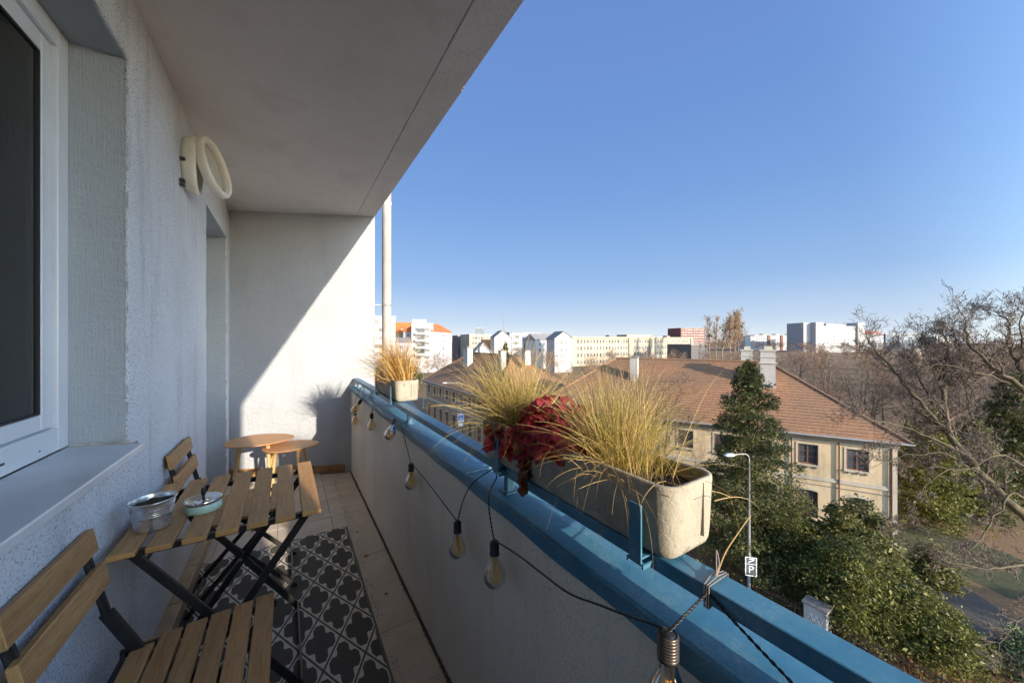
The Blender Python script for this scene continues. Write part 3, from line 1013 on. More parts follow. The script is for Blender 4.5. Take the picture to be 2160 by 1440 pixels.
# ================================================= PLANTERS
def rrect(x0, x1, y0, y1, r, z, n=6):
    out = []
    for (cx, cy, a) in ((x1 - r, y0 + r, -90), (x1 - r, y1 - r, 0), (x0 + r, y1 - r, 90), (x0 + r, y0 + r, 180)):
        for k in range(n + 1):
            t = rad(a + 90 * k / n)
            out.append((cx + r * math.cos(t), cy + r * math.sin(t), z))
    return out

def planter(label, y0, y1, x0=.530, w=.150, h=.132, z0=.950, brackets=()):
    yc = (y0 + y1) / 2; xc = x0 + w / 2
    P = thing('planter', label, 'planter', (xc, yc, z0), group='cast stone balcony planters')
    L2 = (y1 - y0) / 2; W2 = w / 2
    def rg(ins, z, r=.034):
        return rrect(-W2 + ins, W2 - ins, -L2 + ins, L2 - ins, max(r - ins, .006), z)
    rings = [rg(.030, 0.0), rg(.018, .002), rg(.010, .008), rg(.006, .018), rg(.004, .04), rg(.0, h - .006), rg(.001, h - .001), rg(.004, h), rg(.009, h - .001), rg(.011, h - .006), rg(.012, h - .045)]
    MB().loft(rings, True, False).build('tub', MAT['stone'], P, True)
    m = MB(); rr = random.Random(int(y0 * 100)); nx, ny = 8, 34
    vs = [(-W2 + .0115 + (w - .023) * i / nx, -L2 + .0115 + (y1 - y0 - .023) * j / ny, h - .028 + rr.uniform(-.005, .006)) for j in range(ny + 1) for i in range(nx + 1)]
    m.add(vs, [(j * (nx + 1) + i, j * (nx + 1) + i + 1, (j + 1) * (nx + 1) + i + 1, (j + 1) * (nx + 1) + i) for j in range(ny) for i in range(nx)])
    m.build('soil', MAT['soil'], P)
    MB().box((.0195, -L2 - .0012, .03), (.0215, -L2 + .01, h - .006)).build('mould_seam', MAT['stone'], P, bevel=.0004)
    for by in brackets:
        B = thing('planter_bracket', 'x', 'bracket', (xc, by, z0), group='blue brackets gripping the planters')
        if y0 < 1:
            B['label'] = 'blue steel bracket near the %s end of the long near planter' % ('front' if by < .6 else 'far')
        else:
            B['label'] = 'blue steel bracket near the %s end of the small distant planter' % ('front' if by < 2.45 else 'far')
        a = -W2 - .006
        m = MB(); m.box((a - .004, -.013, -.016), (a, .013, .090)); m.build('clamp_strip', MAT['blue'], B, bevel=.0008)
        m = MB(); m.box((a, -.013, -.006), (W2 + .006, .013, -.0021)); m.build('support_strip', MAT['blue'], B, bevel=.0006)
        m = MB(); m.box((W2 + .006, -.013, -.006), (W2 + .010, .013, .090)); m.build('clamp_strip', MAT['blue'], B, bevel=.0008)
        m = MB(); m.box((a - .004, .015, -.020), (a + .055, .018, -.012)); m.build('rail_clip', MAT['blue'], B); m = MB(); m.box((a - .004, -.018, -.020), (a + .055, -.015, -.012)); m.build('rail_clip', MAT['blue'], B)
    return P
planter('long cast stone planter with grasses and red leaves clamped on the rail', .345, 1.035, brackets=(.41, .905))
planter('small pale planter near the end wall with amber grass', 2.165, 2.80, x0=.545, brackets=(2.26, 2.70))

def grass(name, label, cat, base, n, length, lean, spread, mat, seed, w=.0011, droop=1.0, extra=None, rb=.035):
    rr = random.Random(seed)
    verts = []; nrm = []
    faces_v = []
    B = Vector(base)
    for i in range(n):
        a = rr.uniform(0, 2 * math.pi)
        r0 = abs(rr.gauss(0, rb))
        p = B + Vector((min(r0, .055) * math.cos(a), r0 * 1.3 * math.sin(a), rr.uniform(-.006, .003)))
        tilt = abs(rr.gauss(0, spread)) + .05
        az = a + rr.gauss(0, .6)
        d = Vector((math.cos(az) * math.sin(tilt), math.sin(az) * math.sin(tilt), math.cos(tilt))) + Vector(lean) * rr.uniform(.4, 1.2)
        d.normalize()
        L = length * rr.uniform(.45, 1.12)
        seg = 9
        side = d.cross(Vector((rr.gauss(0, 1), rr.gauss(0, 1), .3))).normalized()
        curl = rr.uniform(.3, 1.5) * droop
        wig = Vector((rr.gauss(0, .1), rr.gauss(0, .1), rr.gauss(0, .05)))
        pts = [p.copy()]
        q = p.copy(); dd = d.copy()
        kink = rr.randrange(3, 9) if rr.random() < .3 else -1
        for k in range(seg):
            t = (k + 1) / seg
            if k == kink:
                dd = (dd + Vector((rr.gauss(0, .6), rr.gauss(0, .6), rr.gauss(-.5, .4)))).normalized()
            dd = (dd + Vector((0, 0, -.085)) * curl * t * 1.6 + wig * t * .5 + Vector((rr.gauss(0, .02), rr.gauss(0, .02), rr.gauss(0, .02)))).normalized()
            q = q + dd * (L / seg)
            pts.append(q.copy())
        ww = w * rr.uniform(.6, 1.25)
        b = len(verts)
        for k, pt in enumerate(pts):
            s = ww * (1 - (k / seg) ** 2 * .8)
            verts.append(pt + side * s); verts.append(pt - side * s)
        for k in range(seg):
            faces_v.append((b + 2 * k, b + 2 * k + 1, b + 2 * k + 3, b + 2 * k + 2))
    me = bpy.data.meshes.new(name)
    me.from_pydata([tuple(v) for v in verts], [], faces_v)
    me.materials.append(mat)
    me.polygons.foreach_set('use_smooth', [True] * len(faces_v))
    o = link(name, me)
    return tag(o, label, cat)
SZ = .950 + .104
g1 = grass('ornamental_grass', 'green gold grass tuft at the front end of the long planter', 'grass tuft', (.612, .525, SZ), 1150, .235, (.0, .02, .06), .47, MAT['blade_yellow'], 21, w=.00062, droop=1.0)
g2 = grass('ornamental_grass', 'fanning green gold grass tuft at the far end of the long planter', 'grass tuft', (.608, .925, SZ), 1150, .265, (-.12, .06, .04), .60, MAT['blade_yellow'], 22, w=.0008, droop=1.1)
g3 = grass('ornamental_grass', 'amber grass tuft blown sideways in the small distant planter', 'grass tuft', (.615, 2.28, SZ), 700, .34, (-.15, .62, .35), .34, MAT['blade_orange'], 23, w=.0016, droop=1.1)
g4 = grass('hanging_straw', 'long dry straw blades trailing over the side of the near planter', 'grass tuft', (.575, .50, SZ + .005), 90, .19, (-.40, .0, .20), .9, MAT['blade_straw'], 24, w=.0007, droop=3.4, rb=.07)
g5 = grass('hanging_straw', 'dry straw blades bending over the coping beyond the long planter', 'grass tuft', (.60, .965, SZ), 150, .33, (-.45, .55, .35), .5, MAT['blade_straw'], 25, w=.0011, droop=2.1)
g6 = grass('hanging_straw', 'dry straw blades spilling from the small distant planter', 'grass tuft', (.59, 2.33, SZ), 200, .36, (-.55, .45, .15), .5, MAT['blade_straw'], 26, w=.0014, droop=2.2)

def leaf_mesh(seed, r=.03, crinkle=.35, fold=.3):
    rr = random.Random(seed)
    n = 30; vs = [(0, 0, 0)]; fs = []
    ph = rr.uniform(0, 6)
    for ring, s in enumerate((.35, .7, 1.0)):
        for k in range(n):
            t = 2 * math.pi * k / n
            lob = 1 + .13 * math.cos(5 * t) + .05 * math.cos(13 * t + ph) * (ring == 2)
            q = r * s * lob
            z = crinkle * r * s * s * (.35 * math.sin(5 * t + ph) + .25 * math.sin(8 * t + 2 * ph)) - fold * r * s * s + rr.uniform(-.03, .03) * r
            vs.append((q * math.cos(t) + r * .85, q * math.sin(t) * .9, z))
    vs[0] = (r * .85, 0, .1 * r)
    for k in range(n):
        k2 = (k + 1) % n
        fs.append((0, 1 + k, 1 + k2))
        for g in range(2):
            fs.append((1 + g * n + k, 1 + (g + 1) * n + k, 1 + (g + 1) * n + k2, 1 + g * n + k2))
    return vs, fs

def leafy(name, label, center, n, rx, ry, hmax, seed, mat, dark=None):
    H = thing(name, label, 'plant', center)
    rr = random.Random(seed)
    meshes = []
    for k in range(7):
        vs, fs = leaf_mesh(seed * 10 + k, 1.0, rr.uniform(.5, 1.1), rr.uniform(.2, .7))
        me = bpy.data.meshes.new('leaf'); me.from_pydata(vs, [], fs); me.materials.append(mat)
        me.polygons.foreach_set('use_smooth', [True] * len(fs)); meshes.append(me)
    st = MB()
    for i in range(n):
        a = rr.uniform(0, 2 * math.pi); s = math.sqrt(rr.random())
        x, y = rx * s * math.cos(a), ry * s * math.sin(a)
        z = hmax * (1 - .75 * s * s) * rr.uniform(.35, 1.2) + .012 * math.sin(x * 90 + y * 60)
        lf = link('leaf', meshes[i % 7], H)
        sc = rr.uniform(.018, .034)
        lf.scale = (sc, sc, sc)
        lf.location = (x, y, z)
        lf.rotation_euler = (rr.gauss(0, .35), rad(10) + s * rad(60) + rr.gauss(0, .3), a + rr.gauss(0, .5))
        if i % 2 == 0:
            st.tube([(x * .25, y * .25, -.01), (x * .7, y * .7, z * .6), (x, y, z)], .0011, 4, False)
    st.build('stalk', simple('red_stalk', (.20, .03, .03), .5), H)
    return H
hz = leafy('coral_bells', 'crimson leafy plant between the two grass tufts of the long planter', (.600, .715, SZ), 210, .078, .150, .105, 31, MAT['red_leaf'])
hz2 = leafy('coral_bells', 'dark red leafy plant at the wall end of the small distant planter', (.60, 2.66, SZ), 40, .055, .10, .06, 33, MAT['red_leaf'])
# leaves hanging down the planter's face
def hanging(label, spots, seed, mat, sc0):
    H = thing('hanging_leaves', label, 'leaves', (.53, spots[0][1], SZ))
    rr = random.Random(seed)
    meshes = []
    for k in range(4):
        vs, fs = leaf_mesh(seed * 10 + k, 1.0, 1.3, 1.0)
        me = bpy.data.meshes.new('leaf'); me.from_pydata(vs, [], fs); me.materials.append(mat)
        me.polygons.foreach_set('use_smooth', [True] * len(fs)); meshes.append(me)
    y0 = spots[0][1]
    pts = [(.03, 0, 0), (.0, 0, .035)]
    for i, (x, y, z) in enumerate(spots):
        lf = link('leaf', meshes[i % 4], H)
        sc = sc0 * rr.uniform(.75, 1.2)
        lf.scale = (sc, sc * .8, sc)
        lf.location = (x - .53, y - y0, z - SZ)
        lf.rotation_euler = (rr.gauss(0, .7), rad(80) + rr.gauss(0, .4), rr.uniform(2.2, 4.2))
        pts.append((x - .53 + .004, y - y0, z - SZ))
    MB().tube(pts, .0012, 5, False).build('stalk', simple('brown_stalk', (.16, .06, .03), .6), H)
rr = random.Random(3)
hanging('withered brown leaves hanging down the face of the long planter', [(.520 + rr.uniform(-.008, .004), .755 + rr.gauss(0, .012), 1.088 - i * .0095) for i in range(14)], 41, MAT['brown_leaf'], .021)
hanging('crimson leaves tumbling over the planter edge above the withered ones', [(.518 + rr.uniform(-.010, .004), .79 + rr.gauss(0, .035), 1.094 - i * .004) for i in range(13)], 43, MAT['red_leaf'], .024)
hanging('wine red leaves drooping over the planter edge by the far bracket', [(.520 + rr.uniform(-.006, .006), .905 + rr.gauss(0, .022), 1.082 - i * .0065) for i in range(8)], 42, MAT['red_leaf'], .020)

# ================================================= STRING LIGHTS
def catenary(p, q, sag, n=14):
    p, q = Vector(p), Vector(q)
    return [p.lerp(q, i / n) + Vector((0, 0, -sag * 4 * (i / n) * (1 - i / n))) for i in range(n + 1)]

def bulb_meshes():
    # local origin at the top of the socket, bulb hangs down -z ; 
    so = MB().lathe([(0, .002), (.008, .001), (.0125, -.003), (.0132, -.010), (.0128, -.030), (.0142, -.032), (.0142, -.036), (.012, -.037)], 20).mesh('socket', MAT['rubber'], True)
    pr = [(.0115, -.034), (.0120, -.042), (.0150, -.052), (.0215, -.065), (.0275, -.078), (.0300, -.091), (.0285, -.104), (.022, -.115), (.012, -.1215), (.0, -.123)]
    gl = MB().lathe(pr, 28).mesh('glass', MAT['bulb_glass'], True)
    st = MB().lathe([(.006, -.036), (.005, -.058), (.0025, -.064), (.0015, -.070), (0, -.071)], 12).mesh('stem', MAT['bulb_glass'], True)
    fl = MB()
    for k in range(4):
        a = k * math.pi / 2 + .4
        fl.tube([(.003 * math.cos(a), .003 * math.sin(a), -.062), (.010 * math.cos(a), .010 * math.sin(a), -.094)], .0011, 6)
    fl = fl.mesh('filament', MAT['filament'])
    return (('socket', so), ('glass', gl), ('stem', st), ('filament', fl))
BM = bulb_meshes()
def bulb(p, tilt=(0, 0), label='', sc=1.0, rib=False):
    b = thing('light_bulb', label, 'bulb', p, group='bulbs of the festoon lights')
    b.rotation_euler = (tilt[0], tilt[1], R.uniform(0, 3)); b.scale = (sc,) * 3
    for nme, me in BM:
        link(nme, me, b)
    if rib:
        m = MB()
        for k in range(8):
            z = -.002 - k * .0042
            m.lathe([(.0132, z + .0014), (.0150, z), (.0132, z - .0014)], 20)
        m.build('socket_ribs', simple('bronze_socket', (.10, .08, .065), .35, metal=.6), b, True)
    return Vector(p)
XF = .494
B = {}
B[1] = bulb(at_x(749, 866, .49), label='farthest hanging bulb, by the end wall below the coping')
B[2] = bulb(at_x(762, 843, .50), (rad(20), rad(25)), 'bulb tilted against the parapet, second from the end wall')
B[3] = bulb(at_x(784, 871, .495), label='third bulb from the end wall, hanging straight')
B[4] = bulb(at_x(834, 884, .50), (rad(-25), rad(38)), 'bulb lying aslant under the coping edge, fourth from the end wall')
B[5] = bulb(at_x(867, 977, .49), label='clear bulb alone midway along the parapet')
B[6] = bulb(at_x(965, 1099, .48), label='left one of the two bulbs hanging below the first bracket')
B[7] = bulb(at_x(1043, 1140, .475), (rad(-3), rad(2)), 'right one of the two bulbs hanging below the first bracket')
B[8] = bulb(at_x(1409, 1334, .462), (rad(4), rad(3)), 'big nearest bulb at the bottom edge with a ribbed socket', 1.0, True)

def twisted(pts, r=.0016):
    """two strands twisted round each other"""
    pts = [Vector(p) for p in pts]
    dense = []
    for a, b in zip(pts, pts[1:]):
        n = max(2, int((b - a).length / .0035))
        dense += [a.lerp(b, i / n) for i in range(n)]
    dense.append(pts[-1])
    m = MB()
    for ph in (0, math.pi):
        out = []; s = 0
        for i, p in enumerate(dense):
            d = (dense[min(i + 1, len(dense) - 1)] - dense[max(i - 1, 0)]).normalized()
            a = d.cross(Vector((0, 0, 1)))
            if a.length < .1: a = d.cross(Vector((1, 0, 0)))
            a.normalize(); c = d.cross(a)
            t = i * .0035 / .009 * 2 * math.pi * .5 + ph
            out.append(p + (a * math.cos(t) + c * math.sin(t)) * r * .8)
        m.tube(out, r * .8, 5)
    return m
def smooth_pts(pts, n=6):
    pts = [Vector(p) for p in pts]; out = []
    for i in range(len(pts) - 1):
        p0, p1, p2, p3 = pts[max(i - 1, 0)], pts[i], pts[i + 1], pts[min(i + 2, len(pts) - 1)]
        for k in range(n):
            t = k / n
            out.append(.5 * ((2 * p1) + (-p0 + p2) * t + (2 * p0 - 5 * p1 + 4 * p2 - p3) * t * t + (-p0 + 3 * p1 - 3 * p2 + p3) * t ** 3))
    out.append(pts[-1])
    return out
W = thing('string_light_cable', 'black twisted cable of the festoon lights looped along the parapet', 'cable', (.5, 2, .8))
def cab(pts, n=6):
    o = twisted(smooth_pts(pts, n)).build('cable', MAT['rubber'], W, True)
    o.location = (-.5, -2, -.8)
rail1 = at_x(1040, 988, .548)
tie = at_x(1493, 1247, .549)
hook = at_x(785, 838, .545)
cab([B[1], at_x(752, 838, .505), at_x(765, 812, .55)])
cab([at_x(765, 812, .55), at_x(768, 826, .51), B[2], at_x(775, 832, .535), hook])
cab([hook, at_x(788, 850, .512), B[3], at_x(790, 862, .51), at_x(808, 880, .506), at_x(830, 888, .505), B[4]])
cab([B[4], at_x(846, 893, .507), at_x(856, 935, .495), B[5]])
cab([B[5], at_x(880, 990, .487), at_x(906, 1022, .485), at_x(935, 1060, .482), B[6]])
cab([B[6], at_x(978, 1052, .495), at_x(994, 1022, .512), at_x(1012, 1006, .53), rail1])
cab([rail1, at_x(1048, 1004, .520), at_x(1036, 1030, .509), at_x(1031, 1062, .492), at_x(1036, 1105, .48), B[7]])
cab([B[7], at_x(1062, 1150, .474), at_x(1100, 1175, .470), at_x(1145, 1210, .466), at_x(1200, 1250, .464), at_x(1265, 1275, .466), at_x(1330, 1300, .468), at_x(1385, 1318, .466), B[8]])
cab([B[8], at_x(1440, 1302, .49), at_x(1470, 1272, .525), tie])
cab([tie, at_x(1530, 1290, .545), at_x(1600, 1365, .540), at_x(1680, 1450, .53), at_x(1790, 1580, .52)])
m = MB()
ty = tie.y
for dy, r in ((0, .0016), (.004, .0014), (-.003, .0012)):
    m.tube([(.546, ty + dy, .916), (.546, ty + dy, .951), (.575, ty + dy * 2, .954), (.603, ty + dy, .950), (.603, ty + dy, .917), (.575, ty, .915), (.546, ty + dy, .916)], r, 6)
m.tube(smooth_pts([(.575, ty, .954), (.585, ty + .006, .972), (.598, ty + .012, .982), (.590, ty + .004, .966), (.57, ty, .956)]), .0012, 5)
o = m.build('wire_tie', simple('grey_tie', (.16, .14, .13), .45), W, True); o.location = (-.5, -2, -.8)
m = MB().tube(smooth_pts([(.575, ty, .955), at(1530, 1165, .62), at(1556, 1125, .68), at(1582, 1088, .75)]), [.0011] * 19, 5)
tag(m.build('dry_stalk', MAT['blade_straw'], smooth=True), 'single thin dry stalk sticking up from the rail beside the wire tie', 'stalk')

# ================================================= GROUND AND STREET
def ground_mat():
    t = NT('park_ground')
    o = t.obj()
    n1 = t.noise(o, .09, 5, .6)
    n2 = t.noise(o, 6, 6, .75)
    litter = t.ramp(n2, [(.3, (.10, .058, .030)), (.5, (.20, .115, .055)), (.7, (.30, .18, .09))])
    lawn = t.ramp(n2, [(.3, (.035, .045, .014)), (.55, (.075, .085, .028)), (.75, (.15, .13, .055))])
    col = t.mix(t.ramp(n1, [(.55, 0.0), (.66, 1.0)]), litter, lawn)
    t.pbsdf(col, .95, 0, t.bump(n2, .7, .08))
    return t.m
MAT['ground'] = ground_mat()
MAT['asphalt'] = simple('asphalt', (.055, .056, .060), .85, (.075, .075, .078), 2, bs=40, bst=.3)
MAT['path'] = simple('park_path', (.055, .050, .047), .9, (.085, .075, .066), 1.2, bs=30, bst=.5, bd=.02)
MAT['paving'] = simple('pavement', (.26, .25, .235), .9, (.20, .19, .18), 1.5, bs=30, bst=.3)
MAT['kerb'] = simple('kerb_stone', (.30, .29, .27), .85)
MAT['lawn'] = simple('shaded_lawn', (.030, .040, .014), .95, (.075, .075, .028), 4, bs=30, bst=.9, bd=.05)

g = MB().add([(-2500, -900, GR), (2500, -900, GR), (2500, 4000, GR), (-2500, 4000, GR)], [(0, 1, 2, 3)])
struct(g.build('ground', MAT['ground']))
st = MB(); 
cl = [(10, -60), (10, 35), (11, 60), (15, 85), (22, 115), (30, 150)]
def ribbon(pts, off0, off1, z):
    m = MB(); vs = []
    for i, (x, y) in enumerate(pts):
        x0, y0 = pts[max(i - 1, 0)]; x1, y1 = pts[min(i + 1, len(pts) - 1)]
        d = Vector((x1 - x0, y1 - y0, 0)).normalized(); n = Vector((d.y, -d.x, 0))
        for of in (off0, off1):
            p = Vector((x, y, z)) + n * of; vs.append(p)
    k = len(pts)
    m.add(vs, [(2 * i, 2 * i + 1, 2 * i + 3, 2 * i + 2) for i in range(k - 1)])
    return m
struct(ribbon(cl, -6.2, 6.2, GR + .012).build('road', MAT['asphalt']))
pv = MB()
for (a, b) in ((6.2, 9.4), (-9.0, -6.2)):
    top = ribbon(cl, a, b, GR + .13)
    pv.add(top.v, top.f)
    for e in (a, b):
        k = ribbon(cl, e, e, GR); vs = [(x, y, GR + .13) if i % 2 else (x, y, GR) for i, (x, y, z) in enumerate(k.v)]
        pv.add(vs, k.f)
struct(pv.build('pavement', MAT['paving']))
# park path and the strip of lawn beside it
pth = [(at(2010, 1235, 19.6).x, at(2010, 1235, 19.6).y), (30.6, 3.6), (30.2, .5), (29.0, -4), (27.5, -12)]
pp = [at(1890, 1180, 22.5), at(2000, 1250, 19.4), at(2110, 1330, 16.8), at(2300, 1440, 14.3)]
struct(ribbon([(p.x, p.y) for p in pp], -1.5, 1.7, GR + .015).build('path', MAT['path']))
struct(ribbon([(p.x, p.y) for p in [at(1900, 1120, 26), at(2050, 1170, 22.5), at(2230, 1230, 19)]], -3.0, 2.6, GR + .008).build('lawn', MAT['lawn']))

# leaf litter: fallen leaves near the fence
rng = np.random.default_rng(4)
def leaf_quads(P, size, up=.5, jitter=1.0, aspect=.62, nper=4):
    """P (N,3) centres -> quads (N*4,3) randomly turned; up: how much they face upward"""
    n = len(P)
    nrm = rng.normal(size=(n, 3)) * jitter
    nrm[:, 2] += up * 2
    nrm /= np.linalg.norm(nrm, axis=1, keepdims=True) + 1e-9
    r = rng.normal(size=(n, 3))
    a = np.cross(nrm, r); a /= np.linalg.norm(a, axis=1, keepdims=True) + 1e-9
    b = np.cross(nrm, a)
    s = (size * np.clip(rng.lognormal(-.12, .42, n), .4, 2.3))[:, None]
    a = a * s; b = b * s * aspect
    return np.stack([P - a, P - b * .9 + a * .1, P + a, P + b * .9 + a * .1], axis=1).reshape(-1, 3)
n = 9000
L0 = at(1640, 1225, 21.5); L1 = at(1860, 1420, 14.8); L2 = at(2130, 1430, 14.4)
P = np.array([L0, L1, L2])
w = rng.dirichlet((1, 1, 1), n)
C = w @ P + rng.normal(size=(n, 3)) * [.9, .9, 0]
C[:, 2] = GR + .03
o = link('fallen_leaves', np_mesh('fallen_leaves', leaf_quads(C, .075, 1.5, .8), 4, MAT['leaf_rust']))
o['kind'] = 'stuff'; o['label'] = 'brown fallen leaves lying behind the iron fence'

# ================================================= TREES
def bare_tree_meshes(seed, H, crown, mats, levels=5, lean=(0, 0), spread=.75, upright=.25, tw=.018, n1=9, trunk_r=None, nk=(6, 5, 5, 4)):
    rr = random.Random(seed)
    T, Wg = MB(), MB()
    tr = trunk_r or H * .016
    quads = []
    def branch(p, d, L, r, lv):
        segs = (7, 6, 5, 4, 3)[min(lv, 4)]
        pts, rs = [p.copy()], [r]
        q, dd = p.copy(), d.copy()
        kids = []
        for k in range(segs):
            j = .10 + .09 * lv
            dd = (dd + Vector((rr.gauss(0, j), rr.gauss(0, j), rr.gauss(0, j * .7) + upright * .14 * (1 if lv else .4)))).normalized()
            q = q + dd * (L / segs)
            t = (k + 1) / segs
            pts.append(q.copy()); rs.append(max(r * (1 - t * .72), .003))
            kids.append((q.copy(), dd.copy(), t, rs[-1]))
        if lv <= 2:
            T.tube(pts, rs, (8, 5, 4)[lv], False)
        else:
            w0 = max(rs[0], tw * (.8 if lv == 3 else .5))
            side = dd.cross(Vector((rr.gauss(0, 1), rr.gauss(0, 1), rr.gauss(0, 1)))).normalized()
            for i in range(len(pts) - 1):
                a, b = w0 * (1 - i / len(pts) * .8), w0 * (1 - (i + 1) / len(pts) * .8)
                quads.extend((pts[i] - side * a, pts[i] + side * a, pts[i + 1] + side * b, pts[i + 1] - side * b))
        if lv >= levels - 1:
            return
        nkid = n1 if lv == 0 else nk[min(lv - 1, 3)]
        for i in range(nkid):
            f = (.32 if lv == 0 else .2) + (1 - (.32 if lv == 0 else .2)) * (i + rr.random()) / nkid
            idx = min(int(f * segs), segs - 1)
            kp, kd, kt, kr = kids[idx]
            a = rr.uniform(0, 2 * math.pi)
            side = kd.cross(Vector((math.cos(a), math.sin(a), .3))).normalized()
            sp = spread * rr.uniform(.6, 1.25)
            nd = (kd * math.cos(sp) + side * math.sin(sp)).normalized()
            if lv == 0:
                nL = crown * rr.uniform(.75, 1.1) * (1.05 - .45 * f)
            else:
                nL = L * rr.uniform(.42, .68)
            branch(kp, nd, nL, max(kr * rr.uniform(.5, .72), .004), lv + 1)
    branch(Vector((0, 0, 0)), Vector((lean[0], lean[1], 1)).normalized(), H * .72, tr, 0)
    tm = T.mesh('trunk', mats[0], True)
    cm = np_mesh('crown', np.array([tuple(v) for v in quads]), 4, mats[1])
    return tm, cm

def place_tree(meshes, label, loc, rz=0, s=1.0, group=None, cat='tree', name='bare_tree'):
    t = thing(name, label, cat, loc, rz, group)
    t.scale = (s, s, s)
    link('trunk', meshes[0], t); link('crown', meshes[1], t)
    return t

BARE = [bare_tree_meshes(50 + i, 13, 4.6, (MAT['bark'], MAT[('twig', 'twig_red', 'twig')[i % 3]]), spread=.8) for i in range(4)]
BARE_FAR = [bare_tree_meshes(70 + i, 12, 4.8, (MAT['twig_far'], MAT[('twig_far', 'twig_gold', 'twig_red')[i % 3]]), spread=.75, tw=.05, n1=9, nk=(5, 5, 4)) for i in range(5)]

# ---- the old tree that leans in from the right, limbs laid out one by one
def old_tree():
    T = thing('old_leaning_tree', 'large leafless tree leaning in from the right edge, its limbs before the sky', 'tree', (27.0, -2.6, GR))
    O = Vector((27.0, -2.6, GR))
    rr = random.Random(12)
    limbs = MB(); tw = MB(); quads = []
    def sub(p, d, L, r, lv):
        segs = (6, 5, 5, 4, 3)[lv]
        pts, rs = [p.copy()], [r]; q, dd = p.copy(), d.copy(); ks = []
        for k in range(segs):
            j = .13 + .04 * lv
            dd = (dd + Vector((rr.gauss(0, j), rr.gauss(0, j), rr.gauss(0, j) + .06))).normalized()
            q = q + dd * (L / segs); t = (k + 1) / segs
            pts.append(q.copy()); rs.append(max(r * (1 - .7 * t), .0045)); ks.append((q.copy(), dd.copy(), rs[-1]))
        if lv < 3:
            tw.tube([p_ - O for p_ in pts], rs, (6, 5, 4)[lv], False)
        else:
            side = dd.cross(Vector((rr.gauss(0, 1), rr.gauss(0, 1), rr.gauss(0, 1)))).normalized()
            for i in range(len(pts) - 1):
                a, b = max(rs[i], .0085), max(rs[i + 1], .006)
                quads.extend((pts[i] - O - side * a, pts[i] - O + side * a, pts[i + 1] - O + side * b, pts[i + 1] - O - side * b))
        if lv >= 4: return
        nk = (6, 5, 5, 4)[lv]
        for i in range(nk):
            kp, kd, kr = ks[min(int((.15 + .85 * (i + rr.random()) / nk) * segs), segs - 1)]
            a = rr.uniform(0, 6.283)
            sd = kd.cross(Vector((math.cos(a), math.sin(a), .4))).normalized()
            sp = rr.uniform(.45, 1.05)
            sub(kp, (kd * math.cos(sp) + sd * math.sin(sp)).normalized(), L * rr.uniform(.45, .72), max(kr * rr.uniform(.45, .7), .005), lv + 1)
    def limb(px, f0, f1, r0, r1, kids=7, kl=1.7):
        kids = int(kids * 2.1); kl *= .66
        n = len(px)
        pts = [at(u, v, f0 + (f1 - f0) * i / (n - 1)) for i, (u, v) in enumerate(px)]
        pts = smooth_pts(pts, 4)
        m = len(pts)
        pts = [p + Vector((rr.gauss(0, .03), rr.gauss(0, .03), rr.gauss(0, .03))) for p in pts]
        rs = [r0 + (r1 - r0) * i / (m - 1) for i in range(m)]
        limbs.tube([p - O for p in pts], rs, 9, False)
        for i in range(kids):
            k = min(int((.12 + .88 * (i + rr.random()) / kids) * m), m - 1)
            d = (pts[min(k + 1, m - 1)] - pts[k - 1]).normalized()
            a = rr.uniform(0, 6.283)
            sd = d.cross(Vector((math.cos(a), math.sin(a), .5))).normalized()
            sp = rr.uniform(.5, 1.1)
            sub(pts[k], (d * math.cos(sp) + sd * math.sin(sp)).normalized(), kl * rr.uniform(.6, 1.15), max(rs[k] * .5, .012), 1)
        sub(pts[-1], (pts[-1] - pts[-3]).normalized(), kl, r1, 1)
    base = O
    # trunk up to the picture edge
    tk = MB()
    tp = [Vector((0, 0, 0)), at(2330, 1330, 14.6) - O, at(2250, 1180, 14.9) - O, at(2160, 1085, 15.2) - O]
    tk.tube(smooth_pts(tp, 5), [.34 - .011 * i for i in range(16)], 14, False)
    tk.build('trunk', MAT['bark_moss'], T, True)
    limb([(2160, 1085), (2080, 1010), (2015, 935), (1990, 850), (1992, 790), (2000, 735)], 15.2, 16, .17, .035, 8, 1.9)
    limb([(2060, 990), (2000, 915), (1950, 860), (1905, 805), (1870, 765), (1840, 735)], 15.3, 17, .13, .025, 9, 1.7)
    limb([(2030, 955), (1960, 920), (1890, 895), (1820, 885)], 15.3, 16.3, .06, .015, 6, 1.3)
    limb([(2080, 1010), (2000, 960), (1930, 958), (1860, 975)], 15.2, 15.5, .045, .012, 6, 1.1)
    limb([(1990, 810), (1975, 775), (1955, 745), (1950, 720)], 15.9, 16.6, .05, .015, 5, 1.3)
    limb([(1992, 815), (2015, 785), (2025, 750), (2018, 715)], 15.9, 15.2, .055, .015, 5, 1.2)
    limb([(2000, 880), (1955, 830), (1935, 790), (1915, 750)], 15.8, 17, .05, .012, 6, 1.4)
    # second stem higher on the right
    limb([(2290, 1010), (2220, 880), (2150, 815), (2090, 770), (2050, 730), (2035, 690)], 14.2, 15, .13, .03, 8, 1.5)
    limb([(2160, 820), (2145, 760), (2125, 720), (2130, 690), (2115, 665)], 14.5, 14.8, .07, .018, 7, 1.2)
    limb([(2220, 880), (2180, 790), (2160, 730), (2150, 675)], 14.2, 14.5, .07, .018, 7, 1.2)
    limb([(2150, 815), (2070, 790), (2000, 770), (1950, 775)], 14.5, 15.2, .04, .012, 6, 1.1)
    # lower limbs that droop over the path
    limb([(2230, 1130), (2140, 1040), (2100, 1090), (2060, 1150), (2010, 1180)], 14.6, 14.2, .05, .012, 7, 1.0)
    limb([(2260, 1080), (2170, 990), (2110, 960), (2060, 985)], 14.4, 13.9, .05, .012, 6, 1.0)
